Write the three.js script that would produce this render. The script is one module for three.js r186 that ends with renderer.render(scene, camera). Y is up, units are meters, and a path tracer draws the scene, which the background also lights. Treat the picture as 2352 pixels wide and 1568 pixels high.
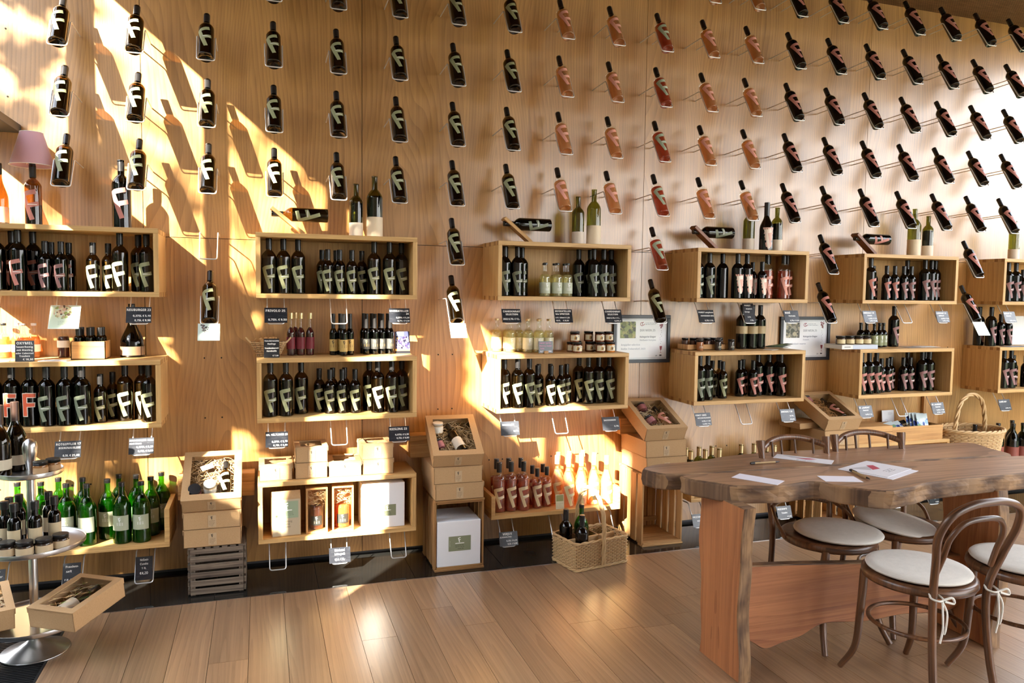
import * as THREE from 'three';
import { mergeGeometries } from 'three/addons/utils/BufferGeometryUtils.js';
import { RoundedBoxGeometry } from 'three/addons/geometries/RoundedBoxGeometry.js';

// ---------- camera, sky, sun, exposure ----------
const scene = new THREE.Scene();
const camera = new THREE.PerspectiveCamera(48.764, 2352 / 1568, 0.05, 200);
camera.position.set(1.199, 1.5256, 4.3174);
camera.rotation.order = 'YXZ';
camera.rotation.set(-0.06522, -0.32273, 0.01262);
const renderer = new THREE.WebGLRenderer({ antialias: true });
renderer.toneMapping = THREE.LinearToneMapping;
renderer.toneMappingExposure = 0.67;
renderer.shadowMap.enabled = true;
{
  const W = 64, H = 32, d = new Float32Array(W * H * 4);
  for (let y = 0; y < H; y++) for (let x = 0; x < W; x++) {
    const up = Math.max(0, (y + 0.5) / H * 2 - 1), h = Math.pow(1 - up, 2.2), i = (y * W + x) * 4;
    d[i] = 0.72 + 0.30 * h; d[i + 1] = 0.82 + 0.19 * h; d[i + 2] = 1.0 - 0.01 * h; d[i + 3] = 1;
  }
  const t = new THREE.DataTexture(d, W, H, THREE.RGBAFormat, THREE.FloatType);
  t.mapping = THREE.EquirectangularReflectionMapping; t.magFilter = THREE.LinearFilter; t.needsUpdate = true;
  scene.background = t; scene.backgroundIntensity = 14.5;
}
const SUN = new THREE.Vector3(0.82, -0.70, -1).normalize();
const sun = new THREE.DirectionalLight(new THREE.Color(1.0, 0.92, 0.77), 95);
sun.position.copy(SUN).multiplyScalar(-14).add(new THREE.Vector3(2, 1, 1));
sun.target.position.set(2, 1, 1); scene.add(sun, sun.target);
sun.castShadow = true; sun.shadow.mapSize.set(4096, 4096);
Object.assign(sun.shadow.camera, { left: -7, right: 7, top: 7, bottom: -7, near: 0.5, far: 30 });

// ---------- helpers ----------
let seed = 7;
const rnd = () => { seed = (seed * 1664525 + 1013904223) >>> 0; return seed / 4294967296; };
const V = (x, y, z) => new THREE.Vector3(x, y, z);
const used = new Map();
function numbered(n) { const k = used.get(n) ?? 0; used.set(n, k + 1); return k ? n + '_' + String(k).padStart(3, '0') : n; }
function tag(o, label, category, group, kind) {
  if (label) o.userData.label = label;
  if (category) o.userData.category = category;
  if (group) o.userData.group = group;
  if (kind) o.userData.kind = kind;
  return o;
}
function thing(name, label, category, p = [0, 0, 0], turn = 0, group) {
  const o = new THREE.Group(); o.name = numbered(name); scene.add(o);
  o.position.set(...p); o.rotation.y = turn; return tag(o, label, category, group);
}
function mesh(name, g, m, parent) {
  const o = new THREE.Mesh(Array.isArray(g) ? merge(g) : g, m); o.name = name; o.castShadow = o.receiveShadow = true;
  parent.add(o); return o;
}
function struct(name, g, m) { const o = mesh(name, g, m, scene); o.userData.kind = 'structure'; return o; }
function solo(name, g, m, label, category, group, p, turn = 0) {
  const o = mesh(numbered(name), g, m, scene); if (p) o.position.set(...p); o.rotation.y = turn; return tag(o, label, category, group);
}
function copy(o, p, turn, label, group) {
  const c = o.clone(); c.name = numbered(o.userData.base ?? o.name.replace(/_\d{3}$/, '')); c.userData = { ...o.userData }; delete c.userData.base; scene.add(c);
  c.position.set(...p); if (turn !== undefined) c.rotation.y = turn;
  if (label) c.userData.label = label;
  if (group) c.userData.group = group;
  return c;
}
function clean(g) {
  let q = g.index ? g.toNonIndexed() : g;
  for (const k of Object.keys(q.attributes)) if (!['position', 'normal', 'uv', 'color'].includes(k)) q.deleteAttribute(k);
  return q;
}
function merge(list) {
  const c = list.map(clean), col = c.some((g) => g.attributes.color);
  if (col) for (const g of c) if (!g.attributes.color) g.setAttribute('color', new THREE.BufferAttribute(new Float32Array(g.attributes.position.count * 3).fill(1), 3));
  return mergeGeometries(c);
}
const bx = (w, h, d, x = 0, y = 0, z = 0) => new THREE.BoxGeometry(w, h, d).translate(x, y, z);
const span = (x0, x1, y0, y1, z0, z1) => bx(x1 - x0, y1 - y0, z1 - z0, (x0 + x1) / 2, (y0 + y1) / 2, (z0 + z1) / 2);
const rb = (w, h, d, r, x = 0, y = 0, z = 0) => new RoundedBoxGeometry(w, h, d, 2, r).translate(x, y, z);
const rspan = (x0, x1, y0, y1, z0, z1, r = 0.002) => rb(x1 - x0, y1 - y0, z1 - z0, r, (x0 + x1) / 2, (y0 + y1) / 2, (z0 + z1) / 2);
const lathe = (pts, n = 20) => new THREE.LatheGeometry(pts.map(([r, y]) => new THREE.Vector2(r, y)), n);
const cyl = (r0, r1, h, x = 0, y = 0, z = 0, n = 16) => new THREE.CylinderGeometry(r1, r0, h, n).translate(x, y, z);
function tube(pts, r, seg = 24, rad = 6, closed = false, tension = 0.5) {
  return new THREE.TubeGeometry(new THREE.CatmullRomCurve3(pts.map((p) => V(...p)), closed, 'catmullrom', tension), seg, r, rad, closed);
}
function polyTube(pts, r, rad = 6, bend = 0.008) {     // straight runs with rounded corners
  const path = new THREE.CurvePath(); const P = pts.map((p) => V(...p)); let a = P[0];
  for (let i = 1; i < P.length - 1; i++) {
    const k = Math.min(bend, P[i].distanceTo(a) * 0.45, P[i].distanceTo(P[i + 1]) * 0.45);
    const p0 = P[i].clone().lerp(a, k / P[i].distanceTo(a)), p1 = P[i].clone().lerp(P[i + 1], k / P[i].distanceTo(P[i + 1]));
    path.add(new THREE.LineCurve3(a, p0)); path.add(new THREE.QuadraticBezierCurve3(p0, P[i], p1)); a = p1;
  }
  path.add(new THREE.LineCurve3(a, P[P.length - 1]));
  const pos = [];
  for (const c of path.curves) { const n = c.isLineCurve3 ? 1 : 4; for (let i = 0; i < n; i++) pos.push(c.getPoint(i / n)); }
  pos.push(P[P.length - 1]);
  return sweep(pos, r, rad);
}
function sweep(pos, r, rad = 6) {                       // tube through given points, radius number or function
  const v = [], nn = [], uv = [], idx = []; let up = V(0.3, 0.9, 0.2); let len = 0;
  for (let i = 0; i < pos.length; i++) {
    const t = (pos[Math.min(i + 1, pos.length - 1)].clone().sub(pos[Math.max(i - 1, 0)])).normalize();
    up.sub(t.clone().multiplyScalar(up.dot(t))); if (up.lengthSq() < 1e-6) up = Math.abs(t.x) < 0.8 ? V(1, 0, 0) : V(0, 1, 0); up.sub(t.clone().multiplyScalar(up.dot(t))).normalize();
    const s = t.clone().cross(up), R = typeof r === 'function' ? r(i / (pos.length - 1)) : r; if (i) len += pos[i].distanceTo(pos[i - 1]);
    for (let k = 0; k <= rad; k++) {
      const a = k / rad * Math.PI * 2, n = up.clone().multiplyScalar(Math.cos(a)).addScaledVector(s, Math.sin(a));
      v.push(pos[i].x + n.x * R, pos[i].y + n.y * R, pos[i].z + n.z * R); nn.push(n.x, n.y, n.z); uv.push(k / rad * R * 6.28, len);
      if (i && k) { const A = (i - 1) * (rad + 1) + k - 1, B = A + 1, C = A + rad + 1, D = C + 1; idx.push(A, B, C, B, D, C); }
    }
  }
  for (const [i, e] of [[0, 0], [pos.length - 1, 1]]) { const c = v.length / 3; v.push(pos[i].x, pos[i].y, pos[i].z); const t = pos[e ? i : 1].clone().sub(pos[e ? i - 1 : 0]).normalize().multiplyScalar(e ? 1 : -1); nn.push(t.x, t.y, t.z); uv.push(0, 0); for (let k = 0; k < rad; k++) { const A = i * (rad + 1) + k; e ? idx.push(A, A + 1, c) : idx.push(A, c, A + 1); } }
  const g = new THREE.BufferGeometry();
  g.setAttribute('position', new THREE.Float32BufferAttribute(v, 3)); g.setAttribute('normal', new THREE.Float32BufferAttribute(nn, 3)); g.setAttribute('uv', new THREE.Float32BufferAttribute(uv, 2)); g.setIndex(idx);
  return g;
}
// uv in metres: v runs along axis `grain`, u across it; off shifts the picture so that pieces differ
function woodUV(g, grain = 'x', off = [rnd() * 5, rnd() * 5]) {
  const q = clean(g.attributes.normal ? g : (g.computeVertexNormals(), g)), p = q.attributes.position, n = q.attributes.normal, uv = new Float32Array(p.count * 2);
  for (let t = 0; t < p.count; t += 3) {
    let nx = 0, ny = 0, nz = 0; for (let k = 0; k < 3; k++) { nx += Math.abs(n.getX(t + k)); ny += Math.abs(n.getY(t + k)); nz += Math.abs(n.getZ(t + k)); }
    const m = nx > ny && nx > nz ? 'x' : ny > nz ? 'y' : 'z';
    for (let k = 0; k < 3; k++) {
      const P = { x: p.getX(t + k), y: p.getY(t + k), z: p.getZ(t + k) };
      let al = grain, ac; const rest = ['x', 'y', 'z'].filter((a) => a !== m);
      if (m === grain) { al = rest[0]; ac = rest[1]; } else ac = rest.find((a) => a !== grain);
      uv[(t + k) * 2] = P[ac] + off[0]; uv[(t + k) * 2 + 1] = (m === grain ? P[al] * 0.3 : P[al]) + off[1];
    }
  }
  q.setAttribute('uv', new THREE.BufferAttribute(uv, 2)); return q;
}
// ---------- textures ----------
const HN = 256, hashT = new Float32Array(HN * HN); { let s = 1234; for (let i = 0; i < hashT.length; i++) { s = (s * 1664525 + 1013904223) >>> 0; hashT[i] = s / 4294967296; } }
function vn(x, y, px, py) {                              // tileable value noise with periods px, py
  const x0 = Math.floor(x), y0 = Math.floor(y), fx = x - x0, fy = y - y0, u = fx * fx * (3 - 2 * fx), w = fy * fy * (3 - 2 * fy);
  const X0 = ((x0 % px) + px) % px, X1 = (X0 + 1) % px, Y0 = ((y0 % py) + py) % py, Y1 = (Y0 + 1) % py;
  const h = (a, b) => hashT[((b * 57 + 13) % HN) * HN + ((a * 31 + b * 17 + 7) % HN)];
  return (h(X0, Y0) * (1 - u) + h(X1, Y0) * u) * (1 - w) + (h(X0, Y1) * (1 - u) + h(X1, Y1) * u) * w;
}
function fbm(x, y, px, py, o = 3) { let s = 0, a = 0.5; for (let i = 0; i < o; i++) { s += a * vn(x, y, px, py); x *= 2; y *= 2; px *= 2; py *= 2; a *= 0.5; } return s; }
function tex(w, h, fn, size, srgb = true, sizeV = size) {
  const d = new Uint8Array(w * h * 4);
  for (let y = 0; y < h; y++) for (let x = 0; x < w; x++) { const c = fn((x + 0.5) / w, (y + 0.5) / h), i = (y * w + x) * 4; for (let k = 0; k < 3; k++) d[i + k] = Math.max(0, Math.min(255, c[k] * 255)); d[i + 3] = 255; }
  const t = new THREE.DataTexture(d, w, h); t.wrapS = t.wrapT = THREE.RepeatWrapping; t.magFilter = THREE.LinearFilter; t.minFilter = THREE.LinearMipmapLinearFilter;
  if (srgb) t.colorSpace = THREE.SRGBColorSpace; t.repeat.set(1 / size, 1 / sizeV); t.needsUpdate = true; return t;
}
const mix = (a, b, t) => a.map((v, i) => v + (b[i] - v) * t);
function wood(w, h, size, sizeV, light, dark, o = {}) {
  const { rings = 14, warp = 1, fine = 0.25, ring = 0.3, strips = 0, stripAmt = 0.2, blotch = 0.15, hf = 190 } = o;
  return tex(w, h, (u, v) => {
    const s = strips ? Math.floor(u * strips) : 0, st = strips ? hashT[(s * 37 + 5) % 4096] : 0.5, so = s * 0.37;
    const wp = vn(u * 7 + so * 3, v * 2, 7, 2) * 0.7 + vn(u * 3, v * 1 + so, 3, 1) * 1.3 + vn(u * 21, v * 5, 21, 5) * 0.16;
    const a = u * rings + wp * warp, q = a - Math.floor(a), rr = Math.pow(q, 2.2);
    const f = vn(u * hf, v * 5, hf, 5) * 0.6 + vn(u * 80, v * 3, 80, 3) * 0.4, pore = Math.max(0, vn(u * 256, v * 22, 256, 22) - 0.7) * 2.4;
    const bl = fbm(u * 4, v * 3, 4, 3, 2);
    return mix(light, dark, Math.max(0, Math.min(1, (rr - 0.3) * ring * (0.5 + bl) + (f - 0.5) * fine * 2 + pore * fine + (st - 0.5) * stripAmt * 2 + (bl - 0.37) * blotch * 2 + 0.32)));
  }, size, true, sizeV);
}
const T = {
  wall: wood(2048, 1536, 2.2, 2.2, [0.81, 0.61, 0.355], [0.46, 0.295, 0.12], { rings: 110, warp: 14, ring: 0.26, fine: 0.15, hf: 430, strips: 11, stripAmt: 0.1, blotch: 0.08 }),
  oak: wood(512, 512, 0.5, 0.9, [0.85, 0.69, 0.45], [0.60, 0.435, 0.235], { rings: 14, warp: 1.6, ring: 0.28, fine: 0.22, strips: 5, stripAmt: 0.12, blotch: 0.06 }),
  plank: wood(512, 1024, 0.5, 2.0, [0.68, 0.555, 0.43], [0.43, 0.33, 0.24], { rings: 16, warp: 4, ring: 0.32, fine: 0.22, blotch: 0.12 }),
  slab: wood(1024, 512, 0.9, 1.6, [0.76, 0.59, 0.455], [0.36, 0.245, 0.175], { rings: 14, warp: 4, ring: 0.35, fine: 0.22, blotch: 0.45 }),
  red: wood(512, 512, 0.6, 1.2, [0.72, 0.475, 0.295], [0.46, 0.255, 0.14], { rings: 10, warp: 2.4, ring: 0.35, fine: 0.22, blotch: 0.3 }),
  pine: wood(512, 512, 0.4, 0.9, [0.80, 0.63, 0.41], [0.52, 0.355, 0.19], { rings: 9, warp: 1.6, ring: 0.4, fine: 0.22, blotch: 0.2 }),
  grey: wood(512, 512, 0.4, 0.9, [0.52, 0.455, 0.385], [0.22, 0.18, 0.15], { rings: 12, warp: 1.2, ring: 0.4, fine: 0.45, blotch: 0.35 }),
  chair: wood(256, 512, 0.25, 0.8, [0.50, 0.335, 0.215], [0.19, 0.115, 0.075], { rings: 6, warp: 1, ring: 0.4, fine: 0.35, blotch: 0.35 }),
};
T.bark = tex(512, 512, (u, v) => { const a = fbm(u * 9, v * 5, 9, 5, 4), b = fbm(u * 4, v * 4, 4, 4, 3), f = vn(u * 120, v * 10, 120, 10); return mix(mix([0.62, 0.48, 0.335], [0.25, 0.17, 0.12], Math.min(1, Math.max(0, a * 2.0 - 0.55 + (f - 0.5) * 0.35))), [0.45, 0.38, 0.34], Math.max(0, b - 0.42) * 1.6); }, 0.55);
T.perf = tex(256, 256, (u, v) => { const x = (u * 16) % 1 - 0.5, y = (v * 16) % 1 - 0.5, g = vn(u * 60, v * 8, 60, 8) * 0.10; const hole = x * x + y * y < 0.035; return hole ? [0.16, 0.09, 0.045] : [0.52 - g, 0.375 - g, 0.23 - g]; }, 0.32);
T.card = tex(128, 128, (u, v) => { const r = 0.5 + 0.5 * Math.sin(u * 128 / 4 * 6.283), n = vn(u * 64, v * 64, 64, 64) * 0.05; return [0.715 + r * 0.035 - n, 0.575 + r * 0.035 - n, 0.41 + r * 0.03 - n]; }, 0.11);
T.cloth = tex(256, 256, (u, v) => { const n = vn(u * 128, v * 128, 128, 128) * 0.05 + fbm(u * 6, v * 6, 6, 6, 3) * 0.06; return [0.93 - n, 0.91 - n, 0.87 - n]; }, 0.2);
T.stone = tex(512, 512, (u, v) => { const n = fbm(u * 8, v * 8, 8, 8, 4), k = Math.max(0, fbm(u * 5 + 2, v * 3, 5, 3, 4) - 0.53) * 0.5, c = 0.09 + n * 0.05 + k; return [c, c * 0.98, c * 0.92]; }, 1.3);
T.stoneR = tex(256, 256, (u, v) => { const n = fbm(u * 6, v * 6, 6, 6, 4); const c = 0.06 + Math.max(0, n - 0.52) * 1.0; return [c, c, c]; }, 1.3, false);
// ---------- materials ----------
const sm = (o) => new THREE.MeshStandardMaterial(o), pm = (o) => new THREE.MeshPhysicalMaterial(o);
const lin = (r, g, b) => new THREE.Color().setRGB(r, g, b);
const M = {
  wall: pm({ map: T.wall, roughness: 0.36, ior: 1.65, clearcoat: 1, clearcoatRoughness: 0.26 }), oak: sm({ map: T.oak, roughness: 0.5 }), oakEnd: sm({ map: T.oak, color: lin(0.62, 0.52, 0.45), roughness: 0.6 }),
  ceiling: sm({ map: T.perf, roughness: 0.75 }), plaster: sm({ color: lin(0.70, 0.66, 0.60), roughness: 0.9 }),
  slab: pm({ map: T.slab, roughness: 0.36, clearcoat: 0.5, clearcoatRoughness: 0.22 }), bark: sm({ map: T.bark, bumpMap: T.bark, bumpScale: 0.006, roughness: 0.75 }), red: sm({ map: T.red, roughness: 0.5 }),
  pine: sm({ map: T.pine, roughness: 0.7 }), grey: sm({ map: T.grey, roughness: 0.85 }), paleWood: sm({ map: T.pine, color: lin(1.12, 1.08, 1.0), roughness: 0.6 }), darkPlank: sm({ map: T.chair, color: lin(1.5, 1.2, 1.1), roughness: 0.45 }),
  chair: sm({ map: T.chair, roughness: 0.32 }), cloth: sm({ map: T.cloth, roughness: 0.95 }), tie: sm({ color: lin(0.80, 0.77, 0.70), roughness: 0.9 }),
  stone: pm({ map: T.stone, roughnessMap: T.stoneR, roughness: 1.0 }), black: sm({ color: lin(0.012, 0.012, 0.013), roughness: 0.5 }), blackMetal: sm({ color: lin(0.03, 0.03, 0.032), roughness: 0.4, metalness: 0.6 }),
  steel: sm({ color: lin(0.62, 0.61, 0.60), roughness: 0.28, metalness: 1 }), wire: sm({ color: lin(0.82, 0.81, 0.79), roughness: 0.25, metalness: 0.55 }),
  card: sm({ map: T.card, roughness: 0.85 }), white: sm({ color: lin(0.80, 0.80, 0.82), roughness: 0.7 }), cap: sm({ color: lin(0.012, 0.011, 0.011), roughness: 0.32 }),
  gold: sm({ color: lin(0.70, 0.52, 0.27), roughness: 0.35, metalness: 0.8 }), pane: pm({ color: lin(1, 1, 1), roughness: 0.0, transmission: 1, thickness: 0, ior: 1.3 }),
  wicker: sm({ color: lin(0.58, 0.38, 0.18), roughness: 0.6 }), wickerDark: sm({ color: lin(0.30, 0.18, 0.08), roughness: 0.65 }), straw: sm({ color: lin(0.62, 0.44, 0.22), roughness: 0.8 }),
  frameDark: sm({ color: lin(0.05, 0.05, 0.055), roughness: 0.5 }), ground: sm({ color: lin(0.09, 0.11, 0.05), roughness: 0.95 }), leaf: pm({ color: lin(0.045, 0.085, 0.018), roughness: 0.9, transmission: 0.35, thickness: 0 }), hedge: sm({ color: lin(0.02, 0.035, 0.01), roughness: 1 }), trunk: sm({ color: lin(0.12, 0.08, 0.05), roughness: 0.95 }),
};
// ---------- the room ----------
const CEIL = 3.57, XL = -0.2, XR = 7.35, ZB = 6.4;
{
  // the oak veneered back wall: panels with open joints in front of a dark backing
  const backing = struct('wall_back', span(XL - 0.2, XR + 0.2, -0.1, CEIL + 0.2, -0.24, -0.03), M.frameDark);
  const xs = [XL, 0.63, 1.745, 3.51, 5.26, XR];
  for (let i = 0; i < xs.length - 1; i++) for (const [y0, y1] of [[0.022, 1.7885], [1.7915, CEIL]]) {
    const g = woodUV(span(xs[i] + 0.0015, xs[i + 1] - 0.0015, y0, y1, -0.025, 0), 'y', [i * 0.83 + (y0 > 1 ? 0.41 : 0), i * 0.57 + (y0 > 1 ? 0.3 : 0)]);
    mesh('wall_panel', g, M.wall, backing);
  }
  struct('ceiling', woodUV(span(XL, XR + 0.2, CEIL, CEIL + 0.2, 0, ZB + 0.2), 'x', [0, 0]), M.ceiling);
  struct('wall_front', [span(XL - 0.2, 4.8, -0.1, CEIL, ZB, ZB + 0.2), span(4.8, XR + 0.2, 3.3, CEIL, ZB, ZB + 0.2), span(4.8, XR + 0.2, -0.1, 0.0, ZB, ZB + 0.2)], M.plaster);
  // floor planks, laid square to the back wall
  const base = struct('floor', span(XL - 0.2, XR + 0.2, -0.2, -0.012, -0.03, ZB), M.frameDark);
  const pw = 0.1555, mats = [[1, 1, 1], [0.93, 0.92, 0.9], [1.08, 1.07, 1.05], [0.86, 0.85, 0.84], [1.02, 0.99, 0.95]].map((c) => pm({ map: T.plank, color: lin(...c), roughness: 0.32, clearcoat: 0.8, clearcoatRoughness: 0.28 }));
  for (let k = 0, x = 0.362; x < XR; k++, x += pw) {
    let z = 0.452, first = true;
    while (z < ZB) {
      let L = first ? 0.35 + rnd() * 1.5 : 1.3 + rnd() * 0.8; first = false; const z1 = Math.min(ZB, z + L);
      mesh('floor_plank', woodUV(span(x + 0.0009, Math.min(XR, x + pw) - 0.0009, -0.014, 0, z + 0.0007, z1 - 0.0007), 'z'), mats[Math.floor(rnd() * 5)], base); z = z1;
    }
  }
  // black polished stone strip along the wall
  const strip = struct('floor_strip', span(XL, XR, -0.03, -0.012, -0.03, 0.45), M.black);
  for (let x = -0.53; x < XR; x += 0.5) mesh('floor_tile', woodUV(span(x + 0.001, x + 0.499, -0.012, 0, -0.028, 0.447), 'z'), M.stone, strip);
  mesh('edge_profile', span(XL, XR, -0.02, 0.001, 0.447, 0.452), M.steel, strip);
  // convector grille in the floor beside the glazing
  const gr = thing('floor_grille', 'black slatted metal floor grille under the tiered stand', 'grille', [0, 0, 0]);
  mesh('frame', [span(0.352, 0.361, -0.02, 0.001, 0.455, ZB - 0.1), span(XL + 0.04, 0.352, -0.02, 0.001, 0.455, 0.462)], M.blackMetal, gr);
  mesh('well', span(XL + 0.02, 0.352, -0.012, -0.0115, 0.46, ZB - 0.1), M.black, gr);
  const sl = []; for (let z = 0.472; z < 4.2; z += 0.0155) sl.push(span(XL + 0.04, 0.352, -0.009, -0.001, z, z + 0.0075));
  mesh('slats', sl, M.blackMetal, gr).userData.kind = 'stuff';
}
// glazed side walls: frames with thickness, panes, floor-to-ceiling
function glazing(name, x, inward, posts, rails, z0, z1) {
  const d = 0.09, a = Math.min(x, x - inward * d), b = Math.max(x, x - inward * d), parts = [];
  for (const [p, w] of posts) parts.push(span(a, b, rails[0][0], rails[rails.length - 1][0], p - w / 2, p + w / 2));
  for (const [r, h] of rails) parts.push(span(a, b, r - h / 2, r + h / 2, z0, z1));
  const f = struct(name, parts, M.frameDark);
  const P = posts.map((q) => q[0]), R = rails.map((q) => q[0]);
  for (let i = 0; i < P.length - 1; i++) for (let j = 0; j < R.length - 1; j++)
    mesh('pane', span((a + b) / 2 - 0.004, (a + b) / 2 + 0.004, R[j] + rails[j][1] / 2, R[j + 1] - rails[j + 1][1] / 2, P[i] + posts[i][1] / 2, P[i + 1] - posts[i + 1][1] / 2), M.pane, f);
  return f;
}
glazing('window_1', XL, 1, [[0.03, 0.06], [0.74, 0.05], [1.5, 0.05], [2.26, 0.05], [2.98, 0.08]], [[0.03, 0.06], [CEIL + 0.18, 0.06]], 0, 3.02);
glazing('window_2', XL, 1, [[3.0, 0.08], [3.85, 0.05], [4.72, 0.06]], [[3.05, 0.06], [CEIL + 0.18, 0.06]], 2.98, 4.75);
struct('wall_left_sun_block', [span(XL - 0.2, XL, -0.1, 3.02, 3.0, ZB), span(XL - 0.2, XL, 3.02, CEIL + 0.2, 4.75, ZB)], M.plaster);  // unseen solid wall and high sill, shaped to keep sun off floor and table
glazing('window_3', XR, -1, [[0.03, 0.06], [1.6, 0.06], [3.2, 0.06], [4.8, 0.06], [6.36, 0.08]], [[0.03, 0.06], [3.5, 0.06]], 0, ZB);
{ // glazing behind the camera, right half
  const xs = [4.8, 6.1, XR], f = struct('window_4', [...xs.map((x) => span(x - 0.03, x + 0.03, 0, 3.3, ZB + 0.05, ZB + 0.14)), span(4.8, XR, 0, 0.06, ZB + 0.05, ZB + 0.14), span(4.8, XR, 3.24, 3.3, ZB + 0.05, ZB + 0.14)], M.frameDark);
  for (let i = 0; i < xs.length - 1; i++) mesh('pane', span(xs[i] + 0.03, xs[i + 1] - 0.03, 0.06, 3.24, ZB + 0.09, ZB + 0.098), M.pane, f);
}
struct('wall_right', span(XR, XR + 0.2, 3.53, CEIL, 0, ZB), M.plaster);
// outside: lawn, and unseen hedges added to block sun and sky light
struct('ground', span(-40, 48, -0.4, -0.06, -40, 50), M.ground);
function hedge(label, x0, x1, h, z0, z1, dens = 260) {
  const o = thing('added_hedge', label, 'hedge', [0, -0.06, 0]); mesh('hedge_core', span(x0 + 0.06, x1 - 0.06, 0, h - 0.06, z0 + 0.06, z1 - 0.06), M.hedge, o);
  const pos = [], idx = [], n = Math.round(((x1 - x0) * (z1 - z0) + 2 * h * (x1 - x0 + z1 - z0)) * dens);
  for (let i = 0; i < n; i++) { const f = rnd(); let p; if (f < 0.4) p = V(x0 + rnd() * (x1 - x0), h - rnd() * 0.1, z0 + rnd() * (z1 - z0)); else if (f < 0.85) p = V(rnd() < 0.5 ? x0 + rnd() * 0.1 : x1 - rnd() * 0.1, rnd() * h, z0 + rnd() * (z1 - z0)); else p = V(x0 + rnd() * (x1 - x0), rnd() * h, rnd() < 0.5 ? z0 + rnd() * 0.1 : z1 - rnd() * 0.1); leafAt(pos, idx, p, (dens < 100 ? 0.12 : 0.05) + rnd() * 0.04); }
  const g = new THREE.BufferGeometry(); g.setAttribute('position', new THREE.Float32BufferAttribute(pos, 3)); g.setIndex(idx); g.computeVertexNormals(); mesh('leaves', g, M.leaf, o).userData.kind = 'stuff';
}
function leafAt(pos, idx, p, s) { const a = rnd() * 6.28, b = rnd() * 3.14, u = V(Math.cos(a) * Math.cos(b), Math.sin(b), Math.sin(a) * Math.cos(b)), w = V(-Math.sin(a), 0.3 * rnd(), Math.cos(a)).cross(u).normalize(), k = pos.length / 3; for (const [x, y] of [[-1, 0], [0, 0.42], [1, 0], [0, -0.42]]) pos.push(p.x + (u.x * x + w.x * y) * s, p.y + (u.y * x + w.y * y) * s, p.z + (u.z * x + w.z * y) * s); idx.push(k, k + 1, k + 2, k, k + 2, k + 3); }
hedge('added low hedge outside the left glazing, keeping sun off the floor', -1.6, -1.2, 1.5, 1.4, 2.6); hedge('added taller hedge outside the left glazing, keeping sun off the floor', -1.6, -1.2, 2.45, 2.72, 4.4);  // both added as sun blockers for the floor
hedge('added high dense hedge on the left, cutting the sky light', -7.4, -6.4, 5.2, -3, 13, 40);  // added to hold back low sky light from the left
hedge('added hedge outside the right glazing, darkening the low wall reflection', 9.6, 10.2, 2.1, -0.5, 7);  // added so the lower wall sheen mirrors something dark

// ---------- wall bottle grid ----------
const P = 0.31851, Q = 0.32217, Y0 = 2.96;
const gridAt = (c, r) => [P * c, Y0 - Q * r, 0];
// F mark wrapped on a bottle of radius R, centre height y, facing +z
function wrap(R, quads) {
  const pos = [], nor = [], col = [], idx = [];
  for (const { q, c, nx = 5, ny = 4, lift = 0.0007 } of quads) {
    const b = pos.length / 3;
    for (let j = 0; j <= ny; j++) for (let i = 0; i <= nx; i++) {
      const s = i / nx, t = j / ny, L = (k) => (q[0][k] * (1 - s) + q[1][k] * s) * (1 - t) + (q[3][k] * (1 - s) + q[2][k] * s) * t;
      const a = L(0) / R, y = L(1), rr = R + lift; pos.push(Math.sin(a) * rr, y, Math.cos(a) * rr); nor.push(Math.sin(a), 0, Math.cos(a)); col.push(...c);
      if (i && j) { const A = b + (j - 1) * (nx + 1) + i - 1, B = A + 1, C = A + nx + 1, D = C + 1; idx.push(A, B, D, A, D, C); }
    }
  }
  const g = new THREE.BufferGeometry(); g.setAttribute('position', new THREE.Float32BufferAttribute(pos, 3)); g.setAttribute('normal', new THREE.Float32BufferAttribute(nor, 3)); g.setAttribute('color', new THREE.Float32BufferAttribute(col, 3));
  g.setAttribute('uv', new THREE.Float32BufferAttribute(new Float32Array(pos.length / 3 * 2), 2)); g.setIndex(idx); return g;
}
const rot = (pts, a, cx, cy, s) => pts.map(([x, y]) => [cx + s * (x * Math.cos(a) - y * Math.sin(a)), cy + s * (x * Math.sin(a) + y * Math.cos(a))]);
function markF(R, cy, s, c, line = [0.9, 0.9, 0.85], a = 0.31, outline) {
  const st = [[-0.029, -0.066], [-0.009, -0.066], [-0.011, 0.064], [-0.033, 0.061]], ta = [[-0.0112, 0.043], [0.034, 0.040], [0.036, 0.060], [-0.0112, 0.0645]], ma = [[-0.0105, -0.012], [0.028, -0.013], [0.030, 0.006], [-0.0105, 0.0085]], out = [];
  if (outline) { const g = 0.004, ex = (q) => [[q[0][0] - g, q[0][1] - g], [q[1][0] + g, q[1][1] - g], [q[2][0] + g, q[2][1] + g], [q[3][0] - g, q[3][1] + g]]; for (const q of [st, ta, ma]) out.push({ q: rot(ex(q), a, 0, cy, s), c: outline, lift: 0.0004 }); }
  for (const q of [st, ta, ma]) out.push({ q: rot(q, a, 0, cy, s), c });
  if (line) out.push({ q: [[-0.016 * s, cy - 0.0015], [0.022 * s, cy - 0.0015], [0.022 * s, cy + 0.0012], [-0.016 * s, cy + 0.0012]], c: line, ny: 1, lift: 0.0011 });
  return wrap(R, out);
}
function band(R, y0, y1, c, a = Math.PI * 0.92) {   // paper band around the front of a bottle
  return { q: [[-R * a, y0], [R * a, y0], [R * a, y1], [-R * a, y1]], c, nx: 16, ny: 1 };
}
const LM = sm({ vertexColors: true, roughness: 0.55 });
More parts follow.
